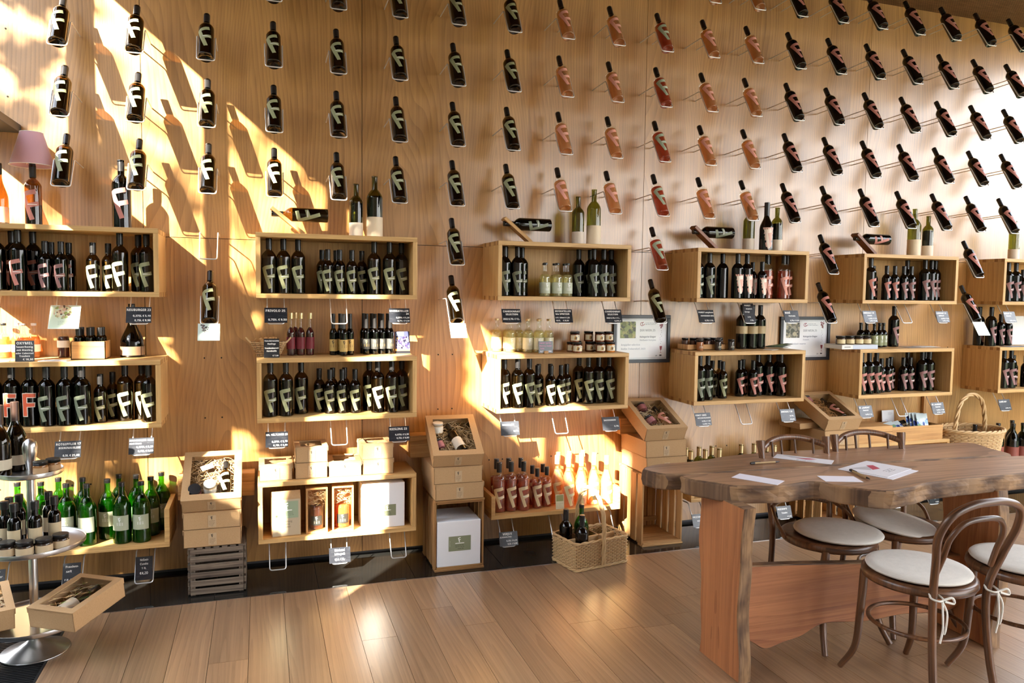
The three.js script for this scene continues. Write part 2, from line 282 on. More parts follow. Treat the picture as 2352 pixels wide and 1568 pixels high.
const C = { green: [0.30, 0.31, 0.165], greenD: [0.20, 0.225, 0.155], pink: [0.48, 0.19, 0.155], pinkL: [0.78, 0.36, 0.28], mauve: [0.27, 0.135, 0.13], orange: [0.72, 0.12, 0.05], cream: [0.78, 0.68, 0.50], tan: [0.60, 0.42, 0.25], white: [0.85, 0.85, 0.82], mint: [0.36, 0.43, 0.30], wine: [0.25, 0.02, 0.03], gold: [0.55, 0.38, 0.12], sage: [0.42, 0.45, 0.31], mintL: [0.45, 0.52, 0.38] };
const G = {
  dark: pm({ color: lin(0.34, 0.25, 0.115), roughness: 0.03, transmission: 1, thickness: 0 }), blackG: pm({ color: lin(0.05, 0.045, 0.035), roughness: 0.03, transmission: 1, thickness: 0 }),
  clear: pm({ color: lin(0.96, 0.97, 0.95), roughness: 0.02, transmission: 1, thickness: 0 }), green: pm({ color: lin(0.16, 0.52, 0.06), roughness: 0.03, transmission: 1, thickness: 0 }), olive: pm({ color: lin(0.36, 0.36, 0.10), roughness: 0.03, transmission: 1, thickness: 0 }), amber: pm({ color: lin(0.46, 0.28, 0.09), roughness: 0.03, transmission: 1, thickness: 0 }),
};
const tw = (r, g, b, t = 0.75, ro = 0.08) => pm({ color: lin(r, g, b), roughness: ro, transmission: t, thickness: 0 });
const W = {
  dark: sm({ color: lin(0.012, 0.009, 0.005), roughness: 0.25 }), rose: tw(0.80, 0.46, 0.22, 0.7), roseD: tw(0.62, 0.13, 0.055, 0.72), peach: tw(0.93, 0.62, 0.32, 0.72),
  green: tw(0.05, 0.15, 0.02, 0.5), yellow: tw(0.93, 0.88, 0.58, 0.85), orange: tw(0.90, 0.46, 0.14, 0.65), red: sm({ color: lin(0.045, 0.004, 0.005), roughness: 0.15 }), spirit: tw(0.86, 0.36, 0.11, 0.7),
};
// outer profile of each bottle shape; fill = height of the wine, cap = where the capsule starts
const S = {
  bordeaux: { H: 0.288, R: 0.0365, body: 0.188, neckR: 0.0142, neck: 0.222, cap: 0.229, capR: 0.0151, fill: 0.182 },
  half: { H: 0.236, R: 0.0300, body: 0.148, neckR: 0.0128, neck: 0.178, cap: 0.186, capR: 0.0138, fill: 0.146 },
  litre: { H: 0.300, R: 0.0425, body: 0.172, neckR: 0.0135, neck: 0.238, cap: 0.280, capR: 0.0150, fill: 0.205 },
  slope: { H: 0.290, R: 0.0385, body: 0.118, neckR: 0.0142, neck: 0.225, cap: 0.238, capR: 0.0150, fill: 0.205 },
  magnum: { H: 0.335, R: 0.0430, body: 0.215, neckR: 0.0155, neck: 0.262, cap: 0.280, capR: 0.0162, fill: 0.225 },
  slim: { H: 0.228, R: 0.0225, body: 0.118, neckR: 0.0092, neck: 0.148, cap: 0.196, capR: 0.0128, fill: 0.150 },
  slimB: { H: 0.224, R: 0.0205, body: 0.118, neckR: 0.0095, neck: 0.146, cap: 0.138, capR: 0.0108, fill: 0.115 },
  small: { H: 0.170, R: 0.0270, body: 0.092, neckR: 0.0105, neck: 0.122, cap: 0.158, capR: 0.0120, fill: 0.104 },
  mini: { H: 0.150, R: 0.0205, body: 0.098, neckR: 0.0120, neck: 0.112, cap: 0.108, capR: 0.0135, fill: 0.09 },
  carafe: { H: 0.270, R: 0.0560, body: 0.065, neckR: 0.0150, neck: 0.195, cap: 0.200, capR: 0.0158, fill: 0.15 },
  spritz: { H: 0.196, R: 0.0300, body: 0.108, neckR: 0.0115, neck: 0.150, cap: 0.184, capR: 0.0125, fill: 0.128 },
  sparkling: { H: 0.310, R: 0.0430, body: 0.140, neckR: 0.0150, neck: 0.235, cap: 0.225, capR: 0.0165, fill: 0.2 },
};
const geoCache = new Map();
function shapeGeo(k) {
  if (geoCache.has(k)) return geoCache.get(k);
  const { H, R, body, neckR, neck, cap, capR, fill } = S[k], prof = [[0.001, 0.016], [R * 0.45, 0.012], [R * 0.82, 0.0005], [R - 0.002, 0.0015], [R, 0.005], [R, body]], n = 7;
  for (let i = 1; i <= n; i++) { const t = i / n, a = t * Math.PI / 2; const rr = ['slope', 'carafe', 'sparkling', 'spritz'].includes(k) ? neckR + (R - neckR) * (0.5 + 0.5 * Math.cos(t * Math.PI)) : neckR + (R - neckR) * Math.pow(Math.cos(a), 0.85); prof.push([Math.max(rr, neckR), body + (neck - body) * t * (['slope', 'carafe', 'sparkling', 'spritz'].includes(k) ? 1 : Math.sin(a) * 0.4 + 0.6)]); }
  prof.push([neckR, H - 0.012], [neckR + 0.0012, H - 0.010], [neckR + 0.0012, H - 0.002], [neckR - 0.003, H - 0.0015]);
  const e = 0.0016, inner = [[0.001, 0.018]]; for (const [r, y] of prof.slice(1)) { if (y > fill) break; inner.push([Math.max(0.002, r - e), y + (r < R * 0.9 && y < 0.02 ? 0.003 : 0)]); }
  const last = inner[inner.length - 1]; const up = prof.findIndex(([, y]) => y > fill); if (up > 0) { const [r0, y0] = prof[up - 1], [r1, y1] = prof[up], t = (fill - y0) / (y1 - y0); inner.push([r0 + (r1 - r0) * t - e, fill]); } inner.push([0.0005, fill]);
  const cp = [[capR, cap], [capR, cap + (H - cap) * 0.5], [capR + 0.0003, cap + (H - cap) * 0.52], [capR + 0.0003, H - 0.0012], [capR - 0.0012, H], [0.0005, H]];
  const out = { glass: lathe(prof, 20), wine: lathe(inner, 16), cap: lathe(cp, 16) }; geoCache.set(k, out); return out;
}
const protoCache = new Map();
// bottle prototype: parts glass, wine, capsule, label (cloned for each bottle)
function bottleParts(shape, glass, wine, cap, labelGeo, labelMat = LM) {
  const g = shapeGeo(shape), o = new THREE.Group();
  mesh('glass', g.glass, glass, o); if (wine) mesh('wine', g.wine, wine, o); if (cap) mesh('capsule', g.cap, cap, o); if (labelGeo) mesh('label', labelGeo, labelMat, o);
  return o;
}
const K = {   // kinds
  greenF: () => bottleParts('bordeaux', G.dark, W.dark, M.cap, markF(0.0365, 0.107, 0.93, C.green)),
  pinkRose: () => bottleParts('bordeaux', G.clear, W.rose, M.cap, markF(0.0365, 0.107, 0.93, C.pinkL, [0.9, 0.6, 0.5])),
  mintRed: () => bottleParts('bordeaux', G.clear, W.roseD, M.cap, markF(0.0365, 0.107, 0.93, C.mint)),
  blackPink: () => bottleParts('bordeaux', G.blackG, W.dark, M.cap, markF(0.0365, 0.107, 0.93, C.pink, [0.8, 0.5, 0.45])),
};
const kind = (k) => { if (!protoCache.has(k)) protoCache.set(k, K[k]()); return protoCache.get(k); };
function bottle(k, name, label, group, p, turn = 0, category = 'bottle') {
  const o = kind(k).clone(); o.name = numbered(name); scene.add(o); o.position.set(...p); o.rotation.y = turn; return tag(o, label, category, group);
}
// wire holder: two rods out of the wall, bent down into a U
const holderGeo = polyTube([[-0.0426, 0.128, -0.01], [-0.0426, 0.137, 0.19], [-0.0405, 0, 0.2746], [0.0405, 0, 0.2746], [0.0426, 0.137, 0.19], [0.0426, 0.128, -0.01]], 0.0033, 8, 0.014);
const tilt = Math.atan2(0.497, 0.868);
const filled = new Set();
function holder(c, r, label, group) { filled.add(c + ',' + r); return solo('wire_holder', holderGeo, M.wire, label, 'holder', group, gridAt(c, r)); }
function wallBottle(c, r, k, label, group) {
  holder(c, r, 'bent chrome wire holder carrying a wine bottle on the wall', 'wire holders carrying bottles');
  const [x, y] = gridAt(c, r), o = bottle(k, 'wine_bottle', label, group, [x, y + 0.0135, 0.2668]); o.rotation.x = -tilt; return o;
}
const L1 = 'dark bottle with sage green F mark, hung on the oak wall', L2 = 'amber rosé bottle with pink F mark, hung on the wall', L3 = 'deep red bottle with mint green F mark, hung on the wall', L4 = 'black bottle with pink F mark, hung on the oak wall';
for (let c = 1; c <= 20; c++) for (let r = -1; r <= 3; r++) {
  if (r === -1 && c < 12) continue; if (r === 0 && c < 4) continue;
  if (c <= 8) wallBottle(c, r, 'greenF', L1, 'wall bottles with green F marks');
  else if (c === 11) wallBottle(c, r, 'mintRed', L3, 'deep red wall bottles');
  else if (c <= 13) wallBottle(c, r, 'pinkRose', L2, 'rosé wall bottles');
  else wallBottle(c, r, 'blackPink', L4, 'black wall bottles with pink F marks');
}
wallBottle(3, 5, 'greenF', 'dark green-F bottle hung above the grape photo card', undefined);
wallBottle(7, 4, 'greenF', 'dark green-F bottle hung between two oak boxes, above a lower one', undefined);
wallBottle(7, 5, 'greenF', 'dark green-F bottle hung above the plain white card between two boxes', undefined);
wallBottle(11, 4, 'mintRed', 'deep red mint-F bottle hung lowest of its kind, over the framed certificate', undefined);
wallBottle(11, 5, 'greenF', 'dark green-F bottle hanging over the corner of a framed certificate', undefined);
for (const c of [15, 19]) wallBottle(c, 4, 'blackPink', 'black pink-F bottle hung level with the top of the upper boxes', 'black bottles between the boxes');
wallBottle(15, 5, 'blackPink', 'black pink-F bottle hanging over the second framed certificate', undefined);
wallBottle(19, 5, 'blackPink', 'black pink-F bottle hanging above a small white card on the right', undefined);
holder(3, 4, 'empty wire holder between the lamp box and the sunlit box', undefined);
// ---------- prints: one atlas for lettering, cards and stickers ----------
const AW = 2048, AH = 2048, atlas = document.createElement('canvas'); atlas.width = AW; atlas.height = AH;
const ctx = atlas.getContext('2d'); ctx.fillStyle = '#888'; ctx.fillRect(0, 0, AW, AH);
let ax = 2, ay = 2, arow = 0;
function print(w, h, draw) {
  if (ax + w + 4 > AW) { ax = 2; ay += arow + 4; arow = 0; }
  if (ay + h > AH) throw new Error('atlas full');
  ctx.save(); ctx.translate(ax, ay); ctx.beginPath(); ctx.rect(0, 0, w, h); ctx.clip(); draw(ctx, w, h); ctx.restore();
  const r = [(ax + 1) / AW, 1 - (ay + h - 1) / AH, (ax + w - 1) / AW, 1 - (ay + 1) / AH]; ax += w + 4; arow = Math.max(arow, h); return r;
}
const atlasT = new THREE.CanvasTexture(atlas); atlasT.colorSpace = THREE.SRGBColorSpace; atlasT.magFilter = THREE.LinearFilter;
const PM = { slate: sm({ map: atlasT, roughness: 0.22 }), paper: sm({ map: atlasT, roughness: 0.6 }), gloss: sm({ map: atlasT, roughness: 0.25 }) };
function printed(g, r) {                                  // +z face shows the print, the other faces its corner colour
  const q = g.index ? g.toNonIndexed() : g, uv = q.attributes.uv, n = q.attributes.normal;
  for (let i = 0; i < uv.count; i++) { if (n.getZ(i) > 0.9) uv.setXY(i, r[0] + (r[2] - r[0]) * uv.getX(i), r[1] + (r[3] - r[1]) * uv.getY(i)); else uv.setXY(i, r[0] + 0.002, r[3] - 0.002); }
  return q;
}
const lettering = (c, text, x, y, size, { color = '#f2f0ea', align = 'left', font = 'sans-serif', weight = 'bold', style = '', max } = {}) => { c.fillStyle = color; c.textAlign = align; c.textBaseline = 'alphabetic'; c.font = `${style} ${weight} ${size}px ${font}`; c.fillText(text, x, y, max); };
function fmark(c, x, y, s, color, a = 0.27) { c.save(); c.translate(x, y); c.rotate(-a); c.fillStyle = color; c.fillRect(-0.3 * s, -0.55 * s, 0.22 * s, 1.1 * s); c.fillRect(-0.3 * s, -0.55 * s, 0.62 * s, 0.2 * s); c.fillRect(-0.3 * s, -0.1 * s, 0.52 * s, 0.18 * s); c.restore(); }
const scribble = (c, x, y, w, n, h, color) => { c.fillStyle = color; for (let i = 0; i < n; i++) { let px = x; while (px < x + w * (0.7 + 0.3 * rnd())) { const l = 4 + rnd() * 16; c.fillRect(px, y + i * h, Math.min(l, x + w - px), Math.max(1, h * 0.3)); px += l + 4; } } };
const slope = -Math.atan2(0.525, 0.851);
// slate price sign standing on the U of a wire holder
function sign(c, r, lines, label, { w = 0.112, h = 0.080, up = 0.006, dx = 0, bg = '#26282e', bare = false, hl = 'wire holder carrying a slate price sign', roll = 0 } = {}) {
  if (!bare) holder(c, r, hl, 'wire holders with price signs under the boxes');
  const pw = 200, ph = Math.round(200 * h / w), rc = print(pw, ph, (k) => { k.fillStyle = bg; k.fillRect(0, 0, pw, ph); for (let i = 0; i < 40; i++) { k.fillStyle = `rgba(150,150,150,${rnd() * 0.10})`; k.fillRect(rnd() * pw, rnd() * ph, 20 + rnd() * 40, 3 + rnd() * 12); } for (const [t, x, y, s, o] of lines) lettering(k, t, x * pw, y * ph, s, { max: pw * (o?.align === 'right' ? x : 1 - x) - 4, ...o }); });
  const [x, y] = gridAt(c, r), d = h / 2 + up, o = solo('price_sign', printed(bx(w, h, 0.003), rc), PM.slate, label, 'sign', undefined, [x + dx, y + 0.946 * d, 0.2805 - 0.324 * d]);
  o.rotation.x = -0.33; o.rotation.z = roll; return o;
}
const R_ = { align: 'right' }, C_ = { align: 'center' }, I_ = { style: 'italic', align: 'center', weight: 'normal' };
// ---------- oak wall boxes ----------
const bt = 0.0235, D = 0.305;
const BX = { A: -0.088, B: 1.178, C: 2.454, D: 3.727, E: 4.991, F: 6.243 };
const fingerGeo = woodUV(span(0, bt, 0.0005, bt - 0.0005, 0, 0.026), 'x');
function oakBox(x0, y0, y1, label, joints = true, w = 0.822) {
  const o = thing('display_box', label, 'shelf box', [x0, y0, 0]), h = y1 - y0;
  mesh('bottom_board', woodUV(rspan(0, w, 0, bt, 0, D), 'x'), M.oak, o); mesh('top_board', woodUV(rspan(0, w, h - bt, h, 0, D), 'x'), M.oak, o);
  for (const s of [0, w - bt]) mesh('side_board', woodUV(rspan(s, s + bt, bt, h - bt, 0, D), 'y'), M.oak, o);
  mesh('back_board', woodUV(span(bt, w - bt, bt, h - bt, 0, 0.006), 'y'), M.oak, o);
  if (joints) for (const s of [-0.0004, w - bt + 0.0004]) for (const y of [0, h - bt]) for (const z of [0.035, 0.13, 0.225, 0.278]) { const k = mesh('finger_joint', fingerGeo, M.oakEnd, o); k.position.set(s, y, z); }
  return o;
}
function oakTray(x0, y0, label, side = 0.19, w = 0.85, back = 0.19) {
  const o = thing('display_tray', label, 'tray', [x0, y0, 0]);
  mesh('bottom_board', woodUV(rspan(0, w, 0, bt, 0, D), 'x'), M.oak, o);
  for (const s of [0, w - bt]) mesh('side_board', woodUV(rspan(s, s + bt, bt, side, 0, D), 'z'), M.oak, o);
  return o;
}
const UP = [1.48, 1.811], LO = [0.842, 1.174], BO = [0.213, 0.533], yU = UP[0] + bt, yL = LO[0] + bt, yB = BO[0] + bt, tU = UP[1], tL = LO[1], tB = BO[1];
oakBox(BX.A, ...UP, 'oak wall box carrying the bottle lamp with mauve shade'); oakBox(BX.A, ...LO, 'oak wall box with the wide carafe and orange bottles on top');
oakBox(BX.B, ...UP, 'oak wall box under the sunlit bottle leaning in a pale plank'); oakBox(BX.B, ...LO, 'oak wall box with slim red bottles and a little basket on top'); oakBox(BX.B, ...BO, 'oak wall box holding the white carton and two spirit gift boxes');
oakBox(BX.C, ...UP, 'oak wall box holding small clear bottles between dark ones'); oakBox(BX.C, ...LO, 'oak wall box with two layers of honey jars on top');
oakBox(BX.D, ...UP, 'oak wall box holding rosé bottles and ruffled pink labels'); oakBox(BX.D, ...LO, 'oak wall box with a wooden tray of spice jars on top');
oakBox(BX.E, ...UP, 'oak wall box under two bottles with tan labels and a dark leaning plank'); oakBox(BX.E, ...LO, 'oak wall box with jars on a flat white carton on top'); oakBox(BX.E, ...BO, 'oak wall box carrying two wooden wine cases behind the table');
oakBox(BX.F, ...UP, 'oak wall box with a yellow-green bottle on top at the wall end'); oakBox(BX.F, ...LO, 'oak wall box with dark bottles and grey leaflets on top at the wall end');
oakTray(BX.A, 0.243, 'low oak tray holding green litre bottles'); oakTray(2.43, 0.235, 'low oak tray holding rosé bottles behind the wicker carrier', 0.135, 0.81); oakTray(3.727, 0.235, 'low oak tray holding gold-capped bottles behind the table', 0.135, 0.81);

// ---------- bottle kinds for the boxes ----------
const small = (shape, y, s, c, line, a) => markF(S[shape].R, y, s, c, line, a);
function sticker(shape, y0, y1, c, extra = []) { const R = S[shape].R; return wrap(R, [band(R, y0, y1, c), ...extra]); }
function bandF(shape, y0, y1, c, fy, fs, fc, fullA) { const R = S[shape].R, q = [band(R, y0, y1, c, fullA)]; const a = 0.27; for (const k of [[[-0.031, -0.0625], [-0.008, -0.0625], [-0.008, 0.0625], [-0.031, 0.0625]], [[-0.008, 0.0375], [0.033, 0.0395], [0.033, 0.0625], [-0.008, 0.0625]], [[-0.008, -0.014], [0.027, -0.013], [0.027, 0.009], [-0.008, 0.009]]]) q.push({ q: rot(k, a, 0, fy, fs), c: fc, nx: 2, ny: 2, lift: 0.0012 }); for (let i = 0; i < 3; i++) q.push({ q: [[-0.014, fy - 0.09 * fs - i * 0.005 - 0.002], [0.014, fy - 0.09 * fs - i * 0.005 - 0.002], [0.014, fy - 0.09 * fs - i * 0.005], [-0.014, fy - 0.09 * fs - i * 0.005]], c: fc, nx: 2, ny: 1, lift: 0.0012 }); return wrap(R, q); }
function ruffle(shape, cy, s, c, c2) { const R = S[shape].R, q = []; for (let i = 0; i < 9; i++) { const y = cy - 0.055 * s + i * 0.0125 * s, w0 = (0.016 + 0.018 * i / 9 + 0.003 * Math.sin(i * 2.4)) * s, w1 = w0 + 0.004 * Math.sin(i * 1.7 + 1) * s; q.push({ q: [[-w0, y], [w0 * 0.9, y], [w1 * 0.9, y + 0.0125 * s], [-w1, y + 0.0125 * s]], c, nx: 4, ny: 1, lift: 0.0005 }); } q.push({ q: rot([[-0.02, -0.0625], [-0.004, -0.0625], [-0.004, 0.05], [-0.02, 0.05]], 0.2, 0, cy, s), c: c2, lift: 0.001 }, { q: rot([[-0.004, 0.025], [0.02, 0.025], [0.02, 0.048], [-0.004, 0.048]], 0.2, 0, cy, s), c: c2, lift: 0.001 }); return wrap(R, q); }
Object.assign(K, {
  halfGreen: () => bottleParts('half', G.dark, W.dark, M.cap, small('half', 0.074, 0.84, C.green)),
  halfPink: () => bottleParts('half', G.blackG, W.dark, M.cap, small('half', 0.074, 0.84, C.pink)), halfMauve: () => bottleParts('half', G.blackG, W.dark, M.cap, small('half', 0.074, 0.84, C.mauve)),
  bigGreen: () => bottleParts('bordeaux', G.dark, W.dark, M.cap, markF(0.0365, 0.088, 0.9, C.green)), bigDim: () => bottleParts('bordeaux', G.blackG, W.dark, M.cap, markF(0.0365, 0.086, 0.9, C.greenD)),
  bigPink: () => bottleParts('bordeaux', G.blackG, W.dark, M.cap, markF(0.0365, 0.088, 0.9, C.pink)), bigMauve: () => bottleParts('bordeaux', G.blackG, W.dark, M.cap, markF(0.0365, 0.088, 0.9, C.mauve)), bigPlain: () => bottleParts('bordeaux', G.blackG, W.dark, M.cap),
  roseBox: () => bottleParts('bordeaux', G.clear, W.roseD, M.cap, markF(0.0365, 0.088, 0.9, C.pinkL)),
  orangeF: () => bottleParts('bordeaux', G.blackG, W.dark, M.cap, markF(0.0365, 0.105, 0.82, C.orange, null, 0, [0.8, 0.7, 0.6])),
  magnumPink: () => bottleParts('magnum', G.blackG, W.dark, M.cap, markF(0.043, 0.125, 1.1, C.pink, null)),
  litre: () => bottleParts('litre', G.green, W.green, M.cap, bandF('litre', 0.068, 0.142, C.sage, 0.122, 0.17, C.white, 1.9 / Math.PI * Math.PI / 2)),
  litreRed: () => bottleParts('litre', pm({ color: lin(0.05, 0.11, 0.03), roughness: 0.03, transmission: 1, thickness: 0 }), W.dark, M.cap, sticker('litre', 0.05, 0.13, [0.24, 0.06, 0.04])),
  lampBottle: () => bottleParts('bordeaux', G.amber, W.dark, M.black, markF(0.0365, 0.10, 1.05, C.pink)),
  amber: () => bottleParts('slope', G.amber, null, M.black, sticker('slope', 0.012, 0.085, [0.62, 0.36, 0.27])),
  tallCream: () => bottleParts('bordeaux', G.olive, W.dark, null, sticker('bordeaux', 0.004, 0.078, [0.72, 0.60, 0.47])), magCream: () => bottleParts('magnum', G.olive, W.dark, null, sticker('magnum', 0.004, 0.112, [0.74, 0.60, 0.42])), greenCream: () => bottleParts('bordeaux', G.olive, null, null, sticker('bordeaux', 0.004, 0.078, [0.66, 0.56, 0.46])),
  magEmpty: () => bottleParts('magnum', G.olive, null, null, sticker('magnum', 0.004, 0.118, [0.74, 0.60, 0.42])),
  sparkle: () => bottleParts('sparkling', G.blackG, W.dark, M.cap, ruffle('sparkling', 0.085, 1.1, [0.72, 0.44, 0.36], [0.86, 0.72, 0.62])), ruffled: () => bottleParts('bordeaux', G.blackG, W.dark, M.cap, ruffle('bordeaux', 0.095, 1, [0.78, 0.42, 0.33], [0.86, 0.74, 0.62])), ruffledHalf: () => bottleParts('half', G.blackG, W.dark, M.cap, ruffle('half', 0.082, 0.9, [0.78, 0.42, 0.33], [0.86, 0.74, 0.62])),
  slimRed: () => bottleParts('slim', G.clear, W.red, M.gold, sticker('slim', 0.035, 0.098, [0.17, 0.012, 0.02])), slimGold: () => bottleParts('slimB', G.blackG, W.dark, M.cap, bandF('slimB', 0.022, 0.086, C.gold, 0.07, 0.16, [0.03, 0.02, 0.01])), slimBlack: () => bottleParts('slimB', G.blackG, W.dark, M.cap, bandF('slimB', 0.03, 0.086, [0.03, 0.03, 0.028], 0.07, 0.15, C.gold)),
  mini: () => bottleParts('mini', G.blackG, W.dark, M.cap, sticker('mini', 0.02, 0.082, [0.34, 0.24, 0.13])), carafe: () => bottleParts('carafe', G.blackG, W.dark, M.cap, sticker('carafe', 0.012, 0.056, [0.55, 0.34, 0.20], [band(0.056, 0.012, 0.056, [0.55, 0.34, 0.20])])),
  oxymel: () => bottleParts('small', G.clear, W.orange, M.cap, sticker('small', 0.03, 0.066, C.white)), oxymelPale: () => bottleParts('small', G.clear, W.orange, M.white, sticker('small', 0.03, 0.066, C.white)), purple: () => bottleParts('small', G.clear, W.red, M.cap, sticker('small', 0.05, 0.085, C.white)),
  clearHalf: () => bottleParts('spritz', G.clear, W.yellow, M.cap, bandF('spritz', 0.018, 0.082, [0.50, 0.53, 0.40], 0.066, 0.2, C.white)), spritzer: () => bottleParts('spritz', G.clear, W.yellow, M.gold, bandF('spritz', 0.018, 0.086, [0.66, 0.62, 0.42], 0.07, 0.2, C.white)),
  roseF: () => bottleParts('bordeaux', G.clear, W.roseD, M.cap, markF(0.0365, 0.088, 0.9, [0.66, 0.52, 0.30])), roseHalf: () => bottleParts('half', G.clear, W.roseD, M.cap, small('half', 0.08, 0.94, [0.66, 0.52, 0.30])), peachF: () => bottleParts('slope', G.clear, W.peach, sm({ color: lin(0.72, 0.34, 0.16), roughness: 0.5 }), markF(0.0385, 0.075, 0.95, [0.66, 0.58, 0.30])),
  goldCap: () => bottleParts('bordeaux', G.olive, W.dark, M.gold), dropBottle: () => bottleParts('mini', G.blackG, W.dark, M.cap, sticker('mini', 0.03, 0.085, [0.45, 0.34, 0.18])), oliveSmall: () => bottleParts('small', G.blackG, W.dark, M.cap, bandF('small', 0.012, 0.085, [0.24, 0.26, 0.13], 0.066, 0.2, C.white)), tallThin: () => bottleParts('bordeaux', G.blackG, W.dark, M.cap, sticker('bordeaux', 0.10, 0.15, [0.45, 0.34, 0.18])),
});
function row(k, label, group, y, list, turn = 0) { for (const [x, z] of list) bottle(k, 'wine_bottle', label, group, [x, y + 0.0004, z], turn + (rnd() - 0.5) * 0.25 + Math.atan2(0.1 * (x - 1), 4)); }
const at = (z, ...xs) => xs.map((x) => [x, z]);
// lamp box
row('bigPink', 'black bottle with pink F mark in the lamp box', 'pink-F bottles in the lamp box', yU, [[0.035, 0.21], [0.123, 0.215], [0.16, 0.115], [0.07, 0.11]]);
row('halfMauve', 'half bottle with dusky pink F mark in the lamp box', 'half bottles in the lamp box', yU, [[0.232, 0.21], [0.299, 0.21], [0.24, 0.13], [0.313, 0.12]]);
row('halfGreen', 'half bottle with green F mark in the lamp box', 'green half bottles in the lamp box', yU, [[0.432, 0.2], [0.492, 0.16]]);
row('bigGreen', 'full bottle with pale green F mark in the lamp box', 'green full bottles in the lamp box', yU, [[0.553, 0.22], [0.622, 0.13], [0.668, 0.2]]);
// carafe box
row('orangeF', 'dark bottle with outlined orange-red F mark', 'orange-F bottles', yL, [[0.008, 0.222], [0.085, 0.232], [0.160, 0.238]]);
row('bigDim', 'dark bottle with olive F mark in the carafe box', 'olive-F bottles in the carafe box', yL, [[0.234, 0.255], [0.309, 0.255], [0.384, 0.255], [0.345, 0.165]]);
row('halfGreen', 'half bottle with green F mark in the carafe box', 'half bottles in the carafe box', yL, [[0.452, 0.205], [0.492, 0.12]]);
row('bigGreen', 'full bottle with green F mark in the carafe box', 'green full bottles in the carafe box', yL, [[0.558, 0.185], [0.631, 0.16], [0.672, 0.245]]);
row('litre', 'green litre bottle with sage label in the low tray', 'green litre bottles', 0.243 + bt, [[0.385, 0.225], [0.541, 0.235], [0.628, 0.24], [0.70, 0.06], [0.462, 0.145], [0.289, 0.19], [0.34, 0.085], [0.585, 0.085], [0.50, 0.055], [0.66, 0.145], [0.165, 0.12], [0.06, 0.1], [0.225, 0.05]].filter(([x]) => x < 0.68 || x > 0.69));
// on the lamp box
bottle('amber', 'wine_bottle', 'amber empty bottle with blush label beside the bottle lamp', undefined, [0.035, tU, 0.15]);
bottle('magnumPink', 'wine_bottle', 'large dark bottle with pink F mark standing on the lamp box', undefined, [0.558, tU, 0.17], 0.1);
{
  const l = thing('bottle_lamp', 'bottle lamp with mauve fabric shade on the oak box', 'lamp', [0.178, tU, 0.16]), b = kind('lampBottle');
  for (const c of b.children) { const k = c.clone(); l.add(k); if (k.name === 'wine') k.scale.set(1, 0.55, 1); }
  mesh('socket', cyl(0.014, 0.012, 0.06, 0, 0.31, 0), M.black, l);
  const sh = []; for (const [r0, r1, inn] of [[0.094, 0.048, 0], [0.092, 0.046, 1]]) { const g = new THREE.CylinderGeometry(r1, r0, 0.155, 40, 1, true).translate(0, 0.362, 0); sh.push(g); }
  const shade = mesh('lamp_shade', sh[0], pm({ color: lin(0.55, 0.36, 0.44), roughness: 0.95, transmission: 0.35, thickness: 0, side: THREE.DoubleSide }), l);
  mesh('shade_ring', [new THREE.TorusGeometry(0.094, 0.0016, 6, 40).rotateX(Math.PI / 2).translate(0, 0.2845, 0), new THREE.TorusGeometry(0.048, 0.0016, 6, 32).rotateX(Math.PI / 2).translate(0, 0.4395, 0)], M.tie, shade);
  mesh('shade_spider', [0, 2.09, 4.19].map((a) => sweep([V(0, 0.335, 0), V(Math.cos(a) * 0.087, 0.30, Math.sin(a) * 0.087)], 0.0013, 5)), M.wire, l);
}
// dark projecting board at the left edge
solo('wall_bracket_board', rspan(XL + 0.002, 0.095, 2.272, 2.312, 0.0, 1.15, 0.003), M.frameDark, 'dark board projecting from the wall above the bottle lamp', 'board');
// sunlit plank box
row('bigGreen', 'full bottle with pale green F mark in the sunlit plank box', 'full bottles in the sunlit plank box', yU, [[1.243, 0.21], [1.315, 0.2], [1.389, 0.19], [1.784, 0.2], [1.866, 0.21], [1.938, 0.17]]);
row('halfGreen', 'half bottle with bright green F mark in the sunlit plank box', 'half bottles in the sunlit plank box', yU, [[1.516, 0.13], [1.539, 0.21], [1.602, 0.2], [1.666, 0.2], [1.590, 0.12], [1.726, 0.14]]);
row('bigGreen', 'full bottle with green F mark below the slim red bottles', 'full bottles below the red slim bottles', yL, [[1.245, 0.228], [1.322, 0.23], [1.402, 0.17], [1.800, 0.23], [1.876, 0.234], [1.939, 0.185], [1.765, 0.145]]);
row('halfGreen', 'half bottle with green F mark below the slim red bottles', 'half bottles below the red slim bottles', yL, [[1.498, 0.14], [1.549, 0.205], [1.613, 0.207], [1.680, 0.216], [1.57, 0.12], [1.635, 0.12]]);
row('bigDim', 'dark bottle with dim green F mark beside small clear bottles', 'dim green bottles beside clear ones', yU, [[2.527, 0.2], [2.603, 0.2], [2.655, 0.13], [2.56, 0.11], [3.02, 0.12], [3.083, 0.2], [3.148, 0.2], [3.214, 0.165], [3.10, 0.11]]);
row('clearHalf', 'small clear bottle with pale green label in oak box', 'small clear bottles', yU, [[2.796, 0.13], [2.775, 0.2], [2.85, 0.2], [2.86, 0.13], [2.915, 0.2], [2.925, 0.13]]);
row('bigGreen', 'full bottle with green F mark below the honey jars', 'full bottles below the honey jars', yL, [[2.519, 0.24], [2.592, 0.262], [2.667, 0.25], [3.03, 0.13], [3.062, 0.2], [3.134, 0.19], [3.208, 0.185]]);
row('halfGreen', 'half bottle with green F mark below the honey jars', 'half bottles below the honey jars', yL, [[2.736, 0.2], [2.77, 0.13], [2.808, 0.235], [2.875, 0.225], [2.935, 0.165], [2.84, 0.14]]);
